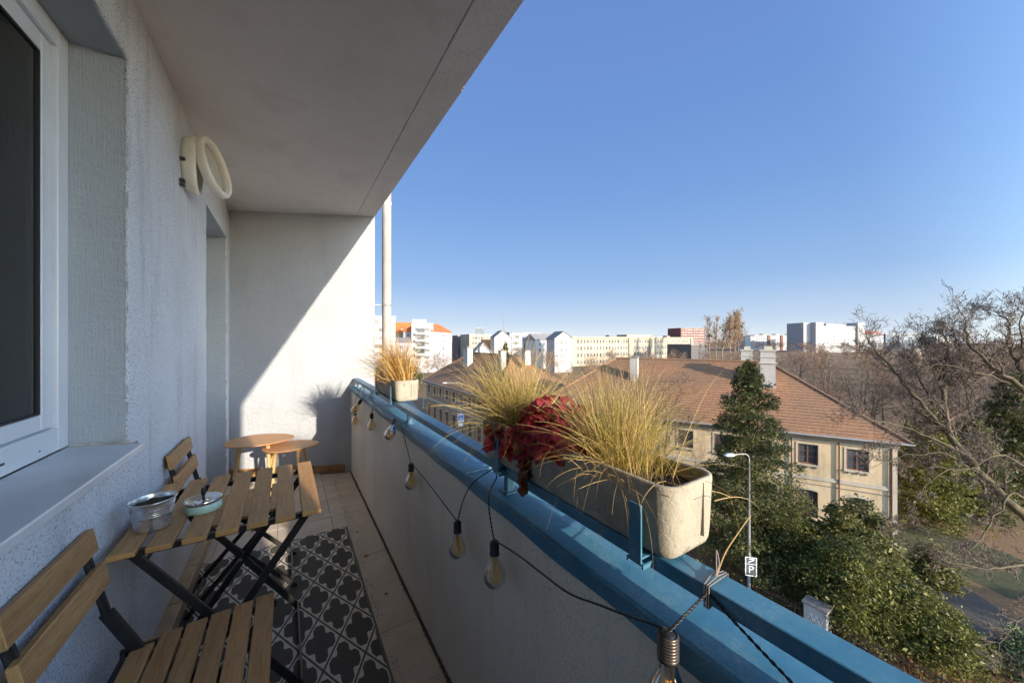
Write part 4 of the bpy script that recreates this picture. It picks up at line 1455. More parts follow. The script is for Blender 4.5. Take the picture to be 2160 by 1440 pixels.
    limb([(2250, 1180), (2160, 1190), (2100, 1200), (2030, 1190)], 14.2, 13.6, .04, .010, 7, .9)
    limb([(2250, 1240), (2170, 1290), (2130, 1330), (2100, 1380)], 13.8, 13.2, .03, .008, 5, .7)
    limb([(2060, 985), (1980, 1000), (1930, 1060), (1905, 1130)], 15.2, 15.5, .03, .008, 6, .8)
    limbs.build('limb', MAT['bark_moss'], T, True)
    tw.build('branches', MAT['twig'], T, True, kind='stuff')
    link('crown', np_mesh('crown', np.array([tuple(v) for v in quads]), 4, MAT['twig']), T)
old_tree()

def conifer(label, loc, H, Rm, seed, mat, nb=260, leaf=.085, dens=62, prof=.75, name='evergreen_tree', droop=.12, base=.04, cat='tree', flat=.5):
    """boughs springing from a stem, each carrying sprays of small leaves"""
    rr = np.random.default_rng(seed)
    T = thing(name, label, cat, loc)
    stem = MB(); stem.tube([(0, 0, 0), (.05, .03, H * .5), (0, 0, H * .97)], [H * .018, H * .011, .02], 8, False)
    pts = []
    for i in range(nb):
        h = base + (1 - base) * (i + rr.random()) / nb
        t = h
        Rr = Rm * (1 - t) ** prof * (.50 + .62 * rr.random()) + .12
        a = i * 2.399 + rr.normal() * .3
        z0 = H * h
        L = Rr
        d = np.array([math.cos(a), math.sin(a), .30 - droop * 2 * rr.random()])
        m = int(dens * (L / Rm + .12))
        s = rr.random(m) ** .55
        c = np.outer(s * L, d) + [0, 0, z0]
        c[:, 2] -= droop * (s ** 2) * L
        sd = np.array([-math.sin(a), math.cos(a), 0])
        wdt = (.30 * L * np.sin(np.clip(s, .1, 1) * 2.6) + .05)
        c += np.outer(rr.normal(size=m) * wdt * .6, sd)
        c[:, 2] += rr.normal(size=m) * .06 * (1 + L * .4)
        pts.append(c)
        if i % 2 == 0:
            stem.tube([(0, 0, z0), tuple(d * L * .55 + [0, 0, z0]), tuple(d * L * .95 + [0, 0, z0 - droop * L * .9])], [.03, .015, .006], 4, False)
    P = np.concatenate(pts)
    # each point becomes a small spray
    P = np.repeat(P, 3, axis=0) + rr.normal(size=(len(P) * 3, 3)) * leaf * .9
    stem.build('trunk', MAT['bark'], T, True)
    link('crown', np_mesh('crown', leaf_quads(P, leaf, flat, 1.0, .5), 4, mat), T)
    return T

def shrub(label, loc, H, Rx, Ry, seed, mat, n=150, leaf=.08, dens=150, name='shrub', cl=.42, cat='shrub', group=None):
    rr = np.random.default_rng(seed)
    T = thing(name, label, cat, loc)
    if group: T['group'] = group
    stem = MB(); pts = []
    for i in range(n):
        a = rr.random() * 2 * math.pi
        u = rr.random() ** .6
        el = math.asin(min(1, rr.random() ** .8))
        R_ = .62 + .38 * rr.random()
        c = np.array([Rx * math.cos(a) * math.cos(el) * R_, Ry * math.sin(a) * math.cos(el) * R_, .25 + H * (.12 + .85 * math.sin(el) * R_)])
        k = int(dens * rr.uniform(.5, 1.4))
        r = cl * rr.uniform(.6, 1.3)
        q = rr.normal(size=(k, 3)) * [r * .65, r * .65, r * (.17 if mat is MAT['leaf_yew'] else .30)] + c
        out = np.array([math.cos(a), math.sin(a), 0])
        q[:, 2] -= np.clip((q - c) @ out, 0, None) * .35
        pts.append(q)
        if i % 3 == 0:
            stem.tube([(0, 0, 0), tuple(c * [.45, .45, .6]), tuple(c)], [.05, .025, .008], 4, False)
    P = np.concatenate(pts)
    P = P[P[:, 2] > .05]
    stem.build('stems', MAT['bark'], T, True)
    link('foliage', np_mesh('foliage', leaf_quads(P, leaf, .45, 1.0, .5), 4, mat), T)
    return T

def gp(u, f):
    p = at(u, 717, f); return (p.x, p.y, GR)
conifer('tall dark evergreen before the yellow house, behind the street lamp', gp(1578, 20.5), 12.7, 3.7, 5, MAT['leaf_dark'], 200, .062, 220, .62)
shrub('yew mass spreading between the lamp post and the glossy bush', gp(1672, 19.9), 4.4, 2.1, 1.9, 8, MAT['leaf_yew'], 210, .060, 170)
shrub('glossy rounded bush in front of the lower windows of the yellow house', gp(1808, 19.0), 5.3, 2.2, 1.9, 9, MAT['leaf_gloss'], 220, .085, 130, cl=.38)
shrub('small glossy bush at the right foot of the round bush by the lawn', gp(1962, 19.0), 2.9, 1.2, 1.0, 10, MAT['leaf_gloss'], 70, .075, 120, cl=.34)
shrub('wide yew behind the notice pillar', gp(1790, 16.9), 4.4, 2.2, 1.8, 11, MAT['leaf_yew'], 190, .058, 170)
shrub('low spreading yew in the middle of the dark bushes', gp(1885, 16.3), 3.4, 2.2, 1.6, 12, MAT['leaf_yew'], 180, .058, 170)
shrub('low yew nearest the path at the bottom of the picture', gp(1965, 15.3), 2.6, 1.7, 1.5, 13, MAT['leaf_yew'], 150, .056, 170)
shrub('pale green bush cut by the right picture edge', gp(2180, 14.3), 1.9, 1.2, 1.0, 14, simple('juniper', (.07, .11, .04), .7, (.13, .16, .06), 3), 70, .05, 130)
conifer('feathery green conifer just right of the yellow house', gp(1965, 26.5), 8.7, 2.7, 15, MAT['leaf_yew'], 220, .085, 80, .5)
conifer('second green conifer behind the leaning tree, half in shade', gp(2050, 27.5), 7.8, 2.6, 16, MAT['leaf_dark'], 200, .085, 75, .5)
conifer('dark conifer far right behind the bare branches', gp(2140, 30), 11.0, 3.2, 17, MAT['leaf_dark'], 220, .10, 70, .55)
conifer('small dark pine by the white gabled house in the distance', gp(1066, 105), 13.0, 2.2, 18, MAT['leaf_dark'], 90, .26, 34, .6)

shrub('tall unseen shrub added past the right edge to shade the lawn', (34.5, -13.0, GR), 6.5, 3.0, 2.5, 61, MAT['leaf_dark'], 110, .10, 90)  # unseen shrub, added out of frame to cast shade on path and lawn
shrub('second unseen shrub added past the right edge to shade the lawn', (30.5, -15.5, GR), 6.0, 2.6, 2.5, 62, MAT['leaf_dark'], 100, .10, 90)  # likewise added out of view as a shade caster
# bare trees in the park and round the houses
place_tree(BARE[0], 'bare tree before the tiled roof between the grass tufts', gp(1300, 24), 1.0, .98)
place_tree(BARE[1], 'bare tree at the left of the tiled roof behind the far tuft', gp(1215, 28), 2.2, .92)
place_tree(BARE[2], 'thin bare tree in front of the chimney without caps', gp(1395, 27), 4.0, .86)
rr = random.Random(77)
wood = []
for i in range(150):
    u = rr.uniform(1660, 2290)
    f = 36 * (260 / 36) ** ((i / 150) ** .95) * rr.uniform(.93, 1.07)
    if f < 44 and u < 1900: u += 250
    s = rr.uniform(.72, 1.0) * (1.0 if f > 60 else .95)
    m = BARE[rr.randrange(4)] if f < 85 else BARE_FAR[rr.randrange(5)]
    lab = ('grey brown leafless tree of the near park wood behind the yellow house' if f < 70 else 'leafless tree in the middle of the park wood' if f < 140 else 'small leafless tree at the far edge of the park wood')
    grp = ('trees of the near park wood' if f < 70 else 'trees of the middle park wood' if f < 140 else 'trees of the far park wood')
    wh = ('below the low white flats' if u < 1690 else 'below the white slab block' if u < 1812 else 'left of the leaning tree' if u < 1890 else 'behind the thin limbs of the leaning tree' if u < 2000 else 'behind the main crown of the leaning tree' if u < 2160 else 'past the right picture edge')
    lab = ('grey brown near tree' if f < 70 else 'mid distance bare tree' if f < 140 else 'small far bare tree') + ' of the park wood ' + wh
    grp = lab
    place_tree(m, lab, gp(u, f), rr.uniform(0, 6.2), s, grp)
for i in range(34):
    u = 1150 + (1680 - 1150) * (i + rr.random()) / 34
    f = rr.uniform(58, 150)
    lab = 'leafless tree before the ' + ('white gable end' if u < 1208 else 'left part of the long school' if u < 1300 else 'middle of the long school' if u < 1390 else 'right part of the long school' if u < 1460 else 'row of poplars' if u < 1575 else 'low white flats') + (', nearer the tiled roof' if f < 100 else ', further off')
    place_tree(BARE_FAR[rr.randrange(5)], lab, gp(u, f), rr.uniform(0, 6), rr.uniform(.78, .98) * (.92 if f > 90 else .86), lab)
for (u, f, s, k) in ((905, 105, .8, 1), (922, 118, .85, 3), (940, 100, .75, 2), (1090, 110, 1.0, 0), (1150, 100, .9, 3), (885, 125, .8, 1), (850, 120, .85, 0), (1130, 130, 1.0, 1)):
    place_tree(BARE_FAR[k], 'leafless street tree ' + {905: 'under the white flats with balconies', 922: 'under the orange roofed flats, left one', 940: 'under the orange roofed flats, right one', 1090: 'before the white flat roofed block', 1150: 'before the dormered terrace', 885: 'at the left foot of the balcony flats', 850: 'by the shaded house wall', 1130: 'behind the tan house chimneys'}[u], gp(u, f), u * .1, s)
for (u, f, H) in ((812, 92, 9.5), (842, 88, 9.0), (868, 95, 8.0)):
    shrub('olive green tree crown beside the downpipe %s' % {812: 'behind the amber grass', 842: 'right of the pipe', 868: 'nearest the street bend'}[u], gp(u, f), H, 3.6, 3.2, u, MAT['leaf_gloss'], 70, .22, 60, 'evergreen_tree', 1.3, 'tree')

# far wood: one mass beyond the park
def far_wood():
    base = bare_tree_meshes(99, 12, 4.8, (MAT['twig_far'], MAT['twig_far']), spread=.8, tw=.13, n1=8, nk=(4, 4, 3))
    me = base[1]
    n = len(me.vertices); co = np.empty(n * 3, dtype=np.float32); me.vertices.foreach_get('co', co); co = co.reshape(-1, 3)
    rr = random.Random(5); out = []
    for i in range(330):
        u = rr.uniform(1080, 2600) if i % 5 else rr.uniform(700, 1300)
        f = rr.uniform(230, 620)
        if u < 1700: f = rr.uniform(300, 500)
        p = at(u, 717, f)
        a = rr.uniform(0, 6.28); s = rr.uniform(.8, 1.1) * (1 if f < 400 else 1.05)
        c, sn = math.cos(a) * s, math.sin(a) * s
        q = co @ np.array([[c, sn, 0], [-sn, c, 0], [0, 0, s]], dtype=np.float32) + np.array([p.x, p.y, GR], dtype=np.float32)
        out.append(q)
    o = link('far_wood', np_mesh('far_wood', np.concatenate(out), 4, MAT['twig_far']))
    o['kind'] = 'stuff'; o['label'] = 'hazy brown wood along the horizon'
far_wood()
hm = MB(); pts = []
for i in range(41):
    u = -600 + i * 100
    p = at(u, 717, 1900)
    h = 4 + 5 * math.sin(i * .7) + 4 * math.sin(i * .33 + 1)
    pts.append((p, h))
vs = [(p.x, p.y, GR) for p, h in pts] + [(p.x, p.y, GR + 12 + h) for p, h in pts] + [(p.x * 1.3, p.y * 1.3, GR) for p, h in pts]
k = len(pts)
hm.add(vs, [(i, i + 1, k + i + 1, k + i) for i in range(k - 1)] + [(k + i, k + i + 1, 2 * k + i + 1, 2 * k + i) for i in range(k - 1)])
struct(hm.build('hills', simple('hazy_hills', (.20, .19, .21), 1, (.16, .15, .17), .01), smooth=True))

# poplars with mistletoe
for i, (u, s, lab) in enumerate(((1497, .93, 'leftmost'), (1512, .88, 'second'), (1524, 1.0, 'tall third'), (1541, .86, 'short fourth'), (1553, 1.0, 'densest fifth'), (1562, .95, 'rightmost'))):
    m = bare_tree_meshes(200 + i, 25 * 1.32, 6.0 if i < 3 else 7, (MAT['twig_gold'], MAT['twig_gold']), spread=.20, upright=1.5, tw=.07 if i < 3 else .11, n1=22 if i < 3 else 28, trunk_r=.3, nk=(5, 4, 3))
    t = place_tree(m, lab + ' bare poplar right of the red brown block on the skyline', gp(u, 178 + i * 2), i, s, name='poplar_tree')
    rq = random.Random(i)
    for k in range(4 if i < 3 else 3):
        b = MB(); c = Vector((rq.gauss(0, .6), rq.gauss(0, .6), 13 + 10 * rq.random()))
        b.lathe([(.02, -.6), (.45, -.4), (.62, 0), (.45, .4), (.02, .6)], 8, c)
        b.build('mistletoe', MAT['leaf_dark'], t)

# ================================================= HOUSES WITH TILED ROOFS
def roof_mat():
    t = NT('clay_roof_tiles')
    o = t.obj()
    n1 = t.noise(o, .35, 5, .65)
    n2 = t.noise(o, 5.5, 4, .8)
    col = t.ramp(n2, [(.28, (.18, .085, .042)), (.5, (.31, .155, .078)), (.72, (.44, .24, .13))])
    col = t.mix(t.ramp(n1, [(.38, 0.0), (.62, .75)]), col, (.215, .135, .08))
    t.pbsdf(col, .85, 0, t.bump(n2, .6, .04))
    return t.m
MAT['roof'] = roof_mat()
def render_mat(name, c1, c2, c3=None):
    t = NT(name)
    o = t.obj()
    n1 = t.noise(t.map(o, (1, 1, .35)), .9, 6, .7)
    col = t.ramp(n1, [(.3, c2), (.5, c1), (.8, c3 or c1)])
    t.pbsdf(col, .92, 0, t.bump(t.noise(o, 12, 4, .7), .3, .02))
    return t.m
MAT['ochre_wall'] = render_mat('aged_ochre_render', (.59, .46, .29), (.38, .29, .185), (.66, .56, .41))
MAT['tan_wall'] = render_mat('tan_render', (.33, .21, .115), (.25, .155, .085))
MAT['cornice'] = render_mat('pale_cornice', (.50, .45, .36), (.40, .35, .28))
MAT['soffit'] = render_mat('grey_soffit', (.24, .21, .18), (.18, .16, .14))
MAT['gutter'] = simple('zinc_gutter', (.34, .34, .33), .5, metal=.4)
MAT['brown_wood'] = simple('brown_window_wood', (.17, .085, .055), .5, (.12, .06, .04), 9)
MAT['chimney'] = render_mat('lime_washed_chimney', (.42, .40, .37), (.26, .24, .21), (.50, .48, .45))

def tiled_house(label, C1, d, nb, L, Wd, eave, rise, wallm, name='yellow_house', windows=True):
    """C1: front corner (x,y); d along the facade; nb into the building"""
    H = thing(name, label, 'house', (C1[0], C1[1], GR))
    d = Vector((d[0], d[1], 0)).normalized(); nb = Vector((nb[0], nb[1], 0)).normalized()
    P = lambda t, w, z: d * t + nb * w + Vector((0, 0, z))
    wins = []
    if windows:
        t = 1.27
        while t + 1.1 < L - .5:
            wins.append((t, t + 1.1)); t += 2.57
    holes = []
    for (a, b) in wins:
        holes += [(a, b, 5.3, 6.7), (a, b, 1.6, 3.5)]
    mb = MB()
    wall_grid(mb, (0, 0, 0), d, 0, L, 0, eave - .02, holes, .22, nb)
    for (a, b) in (((0, 0), (0, Wd)), ((L, 0), (L, Wd)), ((0, Wd), (L, Wd))):
        mb.add([P(*a, 0), P(*b, 0), P(*b, eave - .02), P(*a, eave - .02)], [(0, 1, 2, 3)])
    mb.build('wall', wallm, H)
    def trim(nm, t0, t1, z0, z1, proud, m, par=H, w0=0.0):
        b = MB(); b.obox(P((t0 + t1) / 2, w0 - proud / 2, (z0 + z1) / 2), d, nb, Vector((0, 0, 1)), (t1 - t0) / 2, proud / 2, (z1 - z0) / 2)
        return b.build(nm, m, par)
    if windows:
        trim('string_course', -.05, L, 4.30, 4.45, .08, MAT['cornice'])
        trim('string_course', -.04, L, 4.46, 4.54, .05, MAT['cornice'])
        trim('string_course', -.04, L, 3.92, 3.98, .03, MAT['soffit'])
        trim('cornice', -.1, L, eave - .42, eave - .12, .18, MAT['soffit'])
        trim('frieze', -.06, L, eave - .55, eave - .43, .07, MAT['cornice'])
        trim('corner_quoin', -.05, .16, 0, 4.29, .05, MAT['cornice']); trim('corner_quoin', -.05, .16, 4.55, eave - .56, .05, MAT['cornice'])
        for t in (2.75, 5.3, .22):
            m = MB().tube([P(t, -.09, 0), P(t, -.09, eave - .1)], .045, 8)
            m.build('rain_pipe', MAT['brown_wood'], H)
        fr_meshes = {}
        def framed(a, b, z0, z1, rows, cols):
            key = (round(b - a, 2), round(z1 - z0, 2))
            c = P((a + b) / 2, .14, (z0 + z1) / 2)
            w2, h2 = (b - a) / 2, (z1 - z0) / 2
            def bx(dt, dz, ht, hz, dep, off=0):
                return (d * dt + nb * off + Vector((0, 0, dz)), ht, dep, hz)
            f = MB()
            for it in (bx(-w2 + .05, 0, .05, h2, .04), bx(w2 - .05, 0, .05, h2, .04), bx(0, h2 - .05, w2 - .1, .05, .04), bx(0, -h2 + .05, w2 - .1, .05, .04), bx(0, 0, .045, h2 - .1, .045)):
                f.obox(it[0], d, nb, Vector((0, 0, 1)), it[1], it[2], it[3])
            if key not in fr_meshes:
                pan = []
                s = MB()
                for cx in (-1, 1):
                    for k in range(1, rows):
                        zz = -h2 + .1 + (2 * h2 - .2) * k / rows
                        s.obox(d * (cx * (w2 - .1 + .045) / 2) + Vector((0, 0, zz)), d, nb, Vector((0, 0, 1)), (w2 - .145) / 2, .02, .022)
                    if cols == 4:
                        s.obox(d * (cx * (w2 - .1 + .045) / 2) + nb * .002, d, nb, Vector((0, 0, 1)), .018, .018, h2 - .1)
                p = MB()
                pw, ph = (w2 - .145) / 2, (2 * h2 - .2) / rows / 2
                p.obox(Vector((0, 0, 0)), d, nb, Vector((0, 0, 1)), pw - .004, .004, ph - .024)
                fr_meshes[key] = (f.mesh('window', MAT['brown_wood']), s.mesh('glazing_bar', MAT['brown_wood']), p.mesh('pane', MAT['far_glass']))
            fm, sm, pm = fr_meshes[key]
            o = link('window', fm, H); o.location = c
            link('glazing_bar', sm, o)
            for cx in (-1, 1):
                for k in range(rows):
                    zz = -h2 + .1 + (2 * h2 - .2) * (k + .5) / rows
                    q = link('pane', pm, o); q.location = d * (cx * (w2 - .1 + .045) / 2) + Vector((0, 0, zz)) + nb * .004
            return o
        for (a, b) in wins:
            framed(a, b, 5.3, 6.7, 3, 2)
            framed(a, b, 1.6, 3.5, 4, 4)
            trim('window_sill', a - .14, b + .14, 5.20, 5.295, .12, MAT['cornice'])
            trim('window_surround', a - .12, a - .003, 5.3, 6.80, .035, MAT['cornice']); trim('window_surround', b + .003, b + .12, 5.3, 6.80, .035, MAT['cornice'])
            trim('window_surround', a - .002, b + .002, 6.705, 6.80, .035, MAT['cornice'])
            for q in (.1, .5, .9):
                tt = a + (b - a) * q
                trim('sill_bracket', tt - .05, tt + .05, 5.06, 5.195, .09, MAT['soffit'])
            # segmental head over the lower window
            m = MB(); nn = 8
            top = [P(a - .1 + (b - a + .2) * k / nn, -.035, 3.52 + .17 * math.sin(math.pi * k / nn)) for k in range(nn + 1)]
            bot = [P(a - .1 + (b - a + .2) * k / nn, -.035, 3.50 - .10 + .12 * math.sin(math.pi * k / nn)) for k in range(nn + 1)]
            m.add(top + bot, [(k, k + 1, nn + 1 + k + 1, nn + 1 + k) for k in range(nn)])
            m.build('arch_trim', MAT['cornice'], H)
    # hipped roof of stepped tile courses
    ov = .55
    R_ = thing('x', 'x', 'x'); bpy.data.objects.remove(R_)
    rb = MB()
    e0, e1, w0, w1 = -ov, L + ov, -ov, Wd + ov
    ze = eave; zr = eave + rise; half = (w1 - w0) / 2
    slope_n = Vector((0, 0, 1))
    N = int(math.hypot(half, rise) / .30)
    lift = .050
    def course_plane(A, B_, dirin, other):
        """A,B eave corners; dirin inward unit; other: along-eave unit from A to B"""
        up = (dirin * rise * -1 * 0 + Vector((0, 0, 1)) * half - dirin * 0).normalized()
        nrm = (Vector((0, 0, half)) - dirin * rise).normalized()
        LL = (B_ - A).length
        for k in range(N):
            s0, s1 = k / N, (k + 1) / N
            i0, i1 = half * s0, half * s1
            if LL - 2 * i1 < -.01: i1 = LL / 2
            z0, z1 = rise * s0, rise * s1
            a = A + other * i0 + dirin * i0 + Vector((0, 0, z0)); b = B_ - other * i0 + dirin * i0 + Vector((0, 0, z0))
            c = B_ - other * i1 + dirin * (half * s1) + Vector((0, 0, z1)); e = A + other * i1 + dirin * (half * s1) + Vector((0, 0, z1))
            up_ = nrm * lift
            rb.add([a + up_, b + up_, c + nrm * .004, e + nrm * .004], [(0, 1, 2, 3)])
            rb.add([a, b, b + up_, a + up_], [(0, 1, 2, 3)])
    course_plane(P(e0, w0, ze), P(e1, w0, ze), nb, d)
    course_plane(P(e1, w1, ze), P(e0, w1, ze), -nb, -d)
    course_plane(P(e0, w1, ze), P(e0, w0, ze), d, -nb)
    course_plane(P(e1, w0, ze), P(e1, w1, ze), -d, nb)
    rf = rb.build('roof', MAT['roof'], H); rf['kind'] = 'stuff' if False else rf.get('kind', '')
    if 'kind' in rf: del rf['kind']
    # soffit and gutter
    s = MB(); s.add([P(e0, w0, ze - .02), P(e1, w0, ze - .02), P(e1, w1, ze - .02), P(e0, w1, ze - .02)], [(0, 1, 2, 3)])
    s.build('soffit', MAT['soffit'], H)
    g = MB(); g.tube([P(e0 - .05, w0 - .05, ze - .01), P(e1 + .05, w0 - .05, ze - .01)], .065, 8); g.build('gutter', MAT['gutter'], H)
    g = MB(); g.tube([P(e0 - .05, w0 - .05, ze - .01), P(e0 - .05, w1, ze - .01)], .065, 8); g.build('gutter', MAT['gutter'], H)
    # ridge and hip caps
    hp = [(P(e0, w0, ze), P(e0 + half, w0 + half, zr)), (P(e1, w0, ze), P(e1 - half, w0 + half, zr)), (P(e0, w1, ze), P(e0 + half, w0 + half, zr)), (P(e1, w1, ze), P(e1 - half, w0 + half, zr)), (P(e0 + half, w0 + half, zr), P(e1 - half, w0 + half, zr))]
    for (a, b) in hp:
        n = max(2, int((b - a).length / .38)); m = MB()
        for k in range(n):
            p, q = a.lerp(b, k / n), a.lerp(b, (k + 1.12) / n)
            m.tube([p + Vector((0, 0, .05)), q + Vector((0, 0, .05))], [.125, .095], 6, False)
        m.build('ridge_caps', MAT['roof'], H)
    def chimney(t, w, ztop, sx=.5, sy=.35, style=0):
        zb = ze + rise * min(w + ov, half * 2 - w - ov) / half - .9
        m = MB(); m.obox(P(t, w, (zb + ztop) / 2), d, nb, Vector((0, 0, 1)), sx, sy, (ztop - zb) / 2)
        c = m.build('chimney', MAT['chimney'], rf)
        if style == 1:
            m = MB(); m.obox(P(t, w, ztop - .95), d, nb, Vector((0, 0, 1)), sx + .10, sy + .10, .06); m.obox(P(t, w, ztop - .45), d, nb, Vector((0, 0, 1)), sx + .06, sy + .06, .05)
            m.obox(P(t, w, ztop + .06), d, nb, Vector((0, 0, 1)), sx + .08, sy + .08, .055)
            m.obox(P(t - .05, w, ztop + .26), d, nb, Vector((0, 0, 1)), sx * .55, sy * .6, .14)
            m.build('chimney_cap', MAT['cornice'], rf)
        else:
            m = MB(); m.obox(P(t, w, ztop + .05), d, nb, Vector((0, 0, 1)), sx + .06, sy + .06, .05)
            for q in (-.5, .0, .5):
                m.obox(P(t + q * sx, w, ztop + .16), d, nb, Vector((0, 0, 1)), .06, .07, .06)
            m.build('chimney_cap', MAT['soffit'], rf)
    return H, chimney

th = rad(-28)
dm = (math.sin(th), math.cos(th)); nm = (math.cos(th), -math.sin(th))
H1, ch1 = tiled_house('two storey yellow house under a big hipped clay tile roof', (32.8, 5.75), dm, nm, 25.0, 12.0, 7.5, 4.55, MAT['ochre_wall'])
ch1(6.3, 3.6, 13.1, .50, .40, 1)
ch1(7.4, 8.0, 13.0, .45, .45, 1)
ch1(16.7, 3.5, 12.3, .33, .35)
H2, ch2 = tiled_house('long tan house along the street with a dark brown tiled roof', (19.6, 34.0), (0, 1), (1, 0), 23.7, 11.5, 7.3, 4.6, MAT['tan_wall'], name='tan_house')
ch2(14.8, 3.5, 12.85, .75, .45)
ch2(4.6, 3.5, 12.6, .35, .4)
ch2(18.4, 7.6, 12.9, .35, .4)
ch2(2.8, 6.0, 12.6, .35, .4)
MB().box((0, 0, 0), (0, 0, 0))
sg = MB().box((19.52, 55.6, GR + 3.4), (19.58, 56.6, GR + 4.1))

# ================================================= FAR BUILDINGS
def bld(name, label, u0, f0, u1, f1, vtop, depth, wallm, rows=4, cols=6, win=(1.2, 1.4), winm=None, roof=None, roofm=None, rise=3, floor_h=3.0, side_wins=0, marg=1.5, top_gap=1.2, cat='building', gable_front=False, bottom=3.0, H=None, parapet=True):
    A = at(u0, 717, f0); B_ = at(u1, 717, f1)
    ztop = (EYE + (f0 + f1) / 2 * (717 - vtop) / FPX) - GR
    if H: ztop = H
    T = thing(name, label, cat, (A.x, A.y, GR))
    d = Vector((B_.x - A.x, B_.y - A.y, 0)); L = d.length; d.normalize()
    nb = Vector((-d.y, d.x, 0))
    if nb.dot(Vector((SN, CS, 0))) < 0: nb = -nb
    Z = Vector((0, 0, 1))
    P = lambda t, w, z: d * t + nb * w + Vector((0, 0, z))
    m = MB(); m.obox(P(L / 2, depth / 2, ztop / 2), d, nb, Z, L / 2, depth / 2, ztop / 2)
    m.build('wall', wallm, T)
    winm = winm or MAT['town_pane']
    wm = MB(); wm.obox(Vector((0, 0, 0)), d, nb, Z, win[0] / 2, .06, win[1] / 2)
    wm = wm.mesh('window', winm)
    for r in range(rows):
        z = ztop - top_gap - win[1] / 2 - r * floor_h
        if z < bottom: break
        for c in range(cols):
            t = marg + (L - 2 * marg) * (c + .5) / cols
            o = link('window', wm, T); o.location = P(t, -.03, z)
    if side_wins:
        sm = MB(); sm.obox(Vector((0, 0, 0)), nb, d, Z, win[0] / 2, .06, win[1] / 2); sm = sm.mesh('window', winm)
        near = 0 if A.length > 0 and (Vector((A.x, A.y, 0)).normalized().cross(d)).z < 0 else L
        for side in (0, L):
            for r in range(rows):
                z = ztop - top_gap - win[1] / 2 - r * floor_h
                if z < bottom: break
                for c in range(side_wins):
                    o = link('window', sm, T); o.location = P(side, depth * (c + .5) / side_wins, z) + d * (.03 if side else -.03)
    if roof == 'gable':       # ridge along the facade
        m = MB(); o_ = .5
        a, b, c_, e = P(-o_, -o_, ztop), P(L + o_, -o_, ztop), P(L + o_, depth / 2, ztop + rise), P(-o_, depth / 2, ztop + rise)
        f_, g_ = P(L + o_, depth + o_, ztop), P(-o_, depth + o_, ztop)
        m.add([a, b, c_, e, f_, g_], [(0, 1, 2, 3), (3, 2, 4, 5), (0, 3, 5), (1, 4, 2), (0, 5, 4, 1)])
        m.build('roof', roofm, T)
    elif roof == 'gable_front':
        m = MB(); z1 = ztop + rise
        m.add([P(0, 0, ztop), P(L, 0, ztop), P(L / 2, 0, z1), P(0, depth, ztop), P(L, depth, ztop), P(L / 2, depth, z1)], [(0, 1, 2), (3, 5, 4)])
        o_g = m; m2 = MB(); m2.add(m.v[3:], [(0, 2, 1)]); m.v = m.v[:3]; m.f = m.f[:1]; m.mi = m.mi[:1]
        m.build('gable', wallm, T); m2.build('gable', wallm, T)
        m = MB(); q = .35
        for s in (0, 1):
            x0 = -q if s == 0 else L + q
            m.loft([[P(x0, -.3, ztop - .2), P(L / 2, -.3, z1 + .05), P(L / 2, -.3, z1 + .25), P(x0, -.3, ztop + .05)], [P(x0, depth + .3, ztop - .2), P(L / 2, depth + .3, z1 + .05), P(L / 2, depth + .3, z1 + .25), P(x0, depth + .3, ztop + .05)]])
        m.build('roof', roofm, T)
    elif parapet:
        m = MB(); m.obox(P(L / 2, depth / 2, ztop + .15), d, nb, Z, L / 2 + .15, depth / 2 + .15, .15); m.build('roof_edge', roofm or MAT['cornice'], T)
    return T, P, L, ztop, d, nb
def add_box(T, nm, P, t, w, z, ht, hw, hz, d, nb, m):
    b = MB(); b.obox(P(t, w, z), d, nb, Vector((0, 0, 1)), ht, hw, hz); return b.build(nm, m, T)
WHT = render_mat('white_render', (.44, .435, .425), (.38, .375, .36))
CRM = render_mat('cream_render', (.41, .355, .26), (.35, .30, .215))
ORG = simple('orange_roof', (.62, .17, .04), .8, (.50, .13, .035), .6)
DRK = simple('dark_roof', (.20, .19, .19), .8)
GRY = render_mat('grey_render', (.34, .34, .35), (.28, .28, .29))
RBR = render_mat('red_brown_cladding', (.22, .10, .08), (.22, .08, .06))
BLG = simple('blue_grey_facade', (.20, .25, .32), .4, (.14, .17, .22), .3)
GRN = simple('green_hoarding', (.05, .25, .07), .7)

bld('apartment_block', 'tall white apartment block at the far left behind the downpipe', 780, 128, 834, 132, 668, 14, WHT, 6, 4, (1.3, 1.3), roof=None)
T, P, L, zt, d, nb = bld('orange_roofed_house', 'cream house with a bright orange roof left of the white block', 836, 165, 876, 168, 703, 12, CRM, 3, 4, (1.0, 1.2), roof='gable', roofm=ORG, rise=5.5)
for q in (.3, .7):
    add_box(T, 'roof_window', P, L * q, 1.6, zt + 1.7, .4, .1, .45, d, nb, WHT)
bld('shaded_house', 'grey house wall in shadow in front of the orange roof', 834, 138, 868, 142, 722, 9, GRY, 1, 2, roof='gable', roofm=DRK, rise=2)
T, P, L, zt, d, nb = bld('white_flats', 'white flats with stacked balconies and an orange roof at one side', 868, 150, 914, 152, 683, 13, WHT, 5, 2, (2.2, 1.1), marg=.8, floor_h=3.0, top_gap=1.8)
for k in range(4):
    z = zt - 4.2 - k * 3.0
    add_box(T, 'balcony', P, L * .42, -.8, z, 2.3, .8, .42, d, nb, WHT)
    add_box(T, 'balcony_opening', P, L * .42, -.02, z + 1.5, 1.7, .06, .9, d, nb, MAT['far_glass'])
add_box(T, 'penthouse', P, L * .35, 4, zt + 1.0, 3.0, 2.5, 1.0, d, nb, WHT)
bld('orange_roofed_flats', 'cream sided flats under an orange hipped roof right of the balconies', 914, 152, 953, 175, 700, 14, WHT, 5, 1, (1.0, 1.0), marg=5.5, roof='gable', roofm=ORG, rise=4.2, side_wins=3)
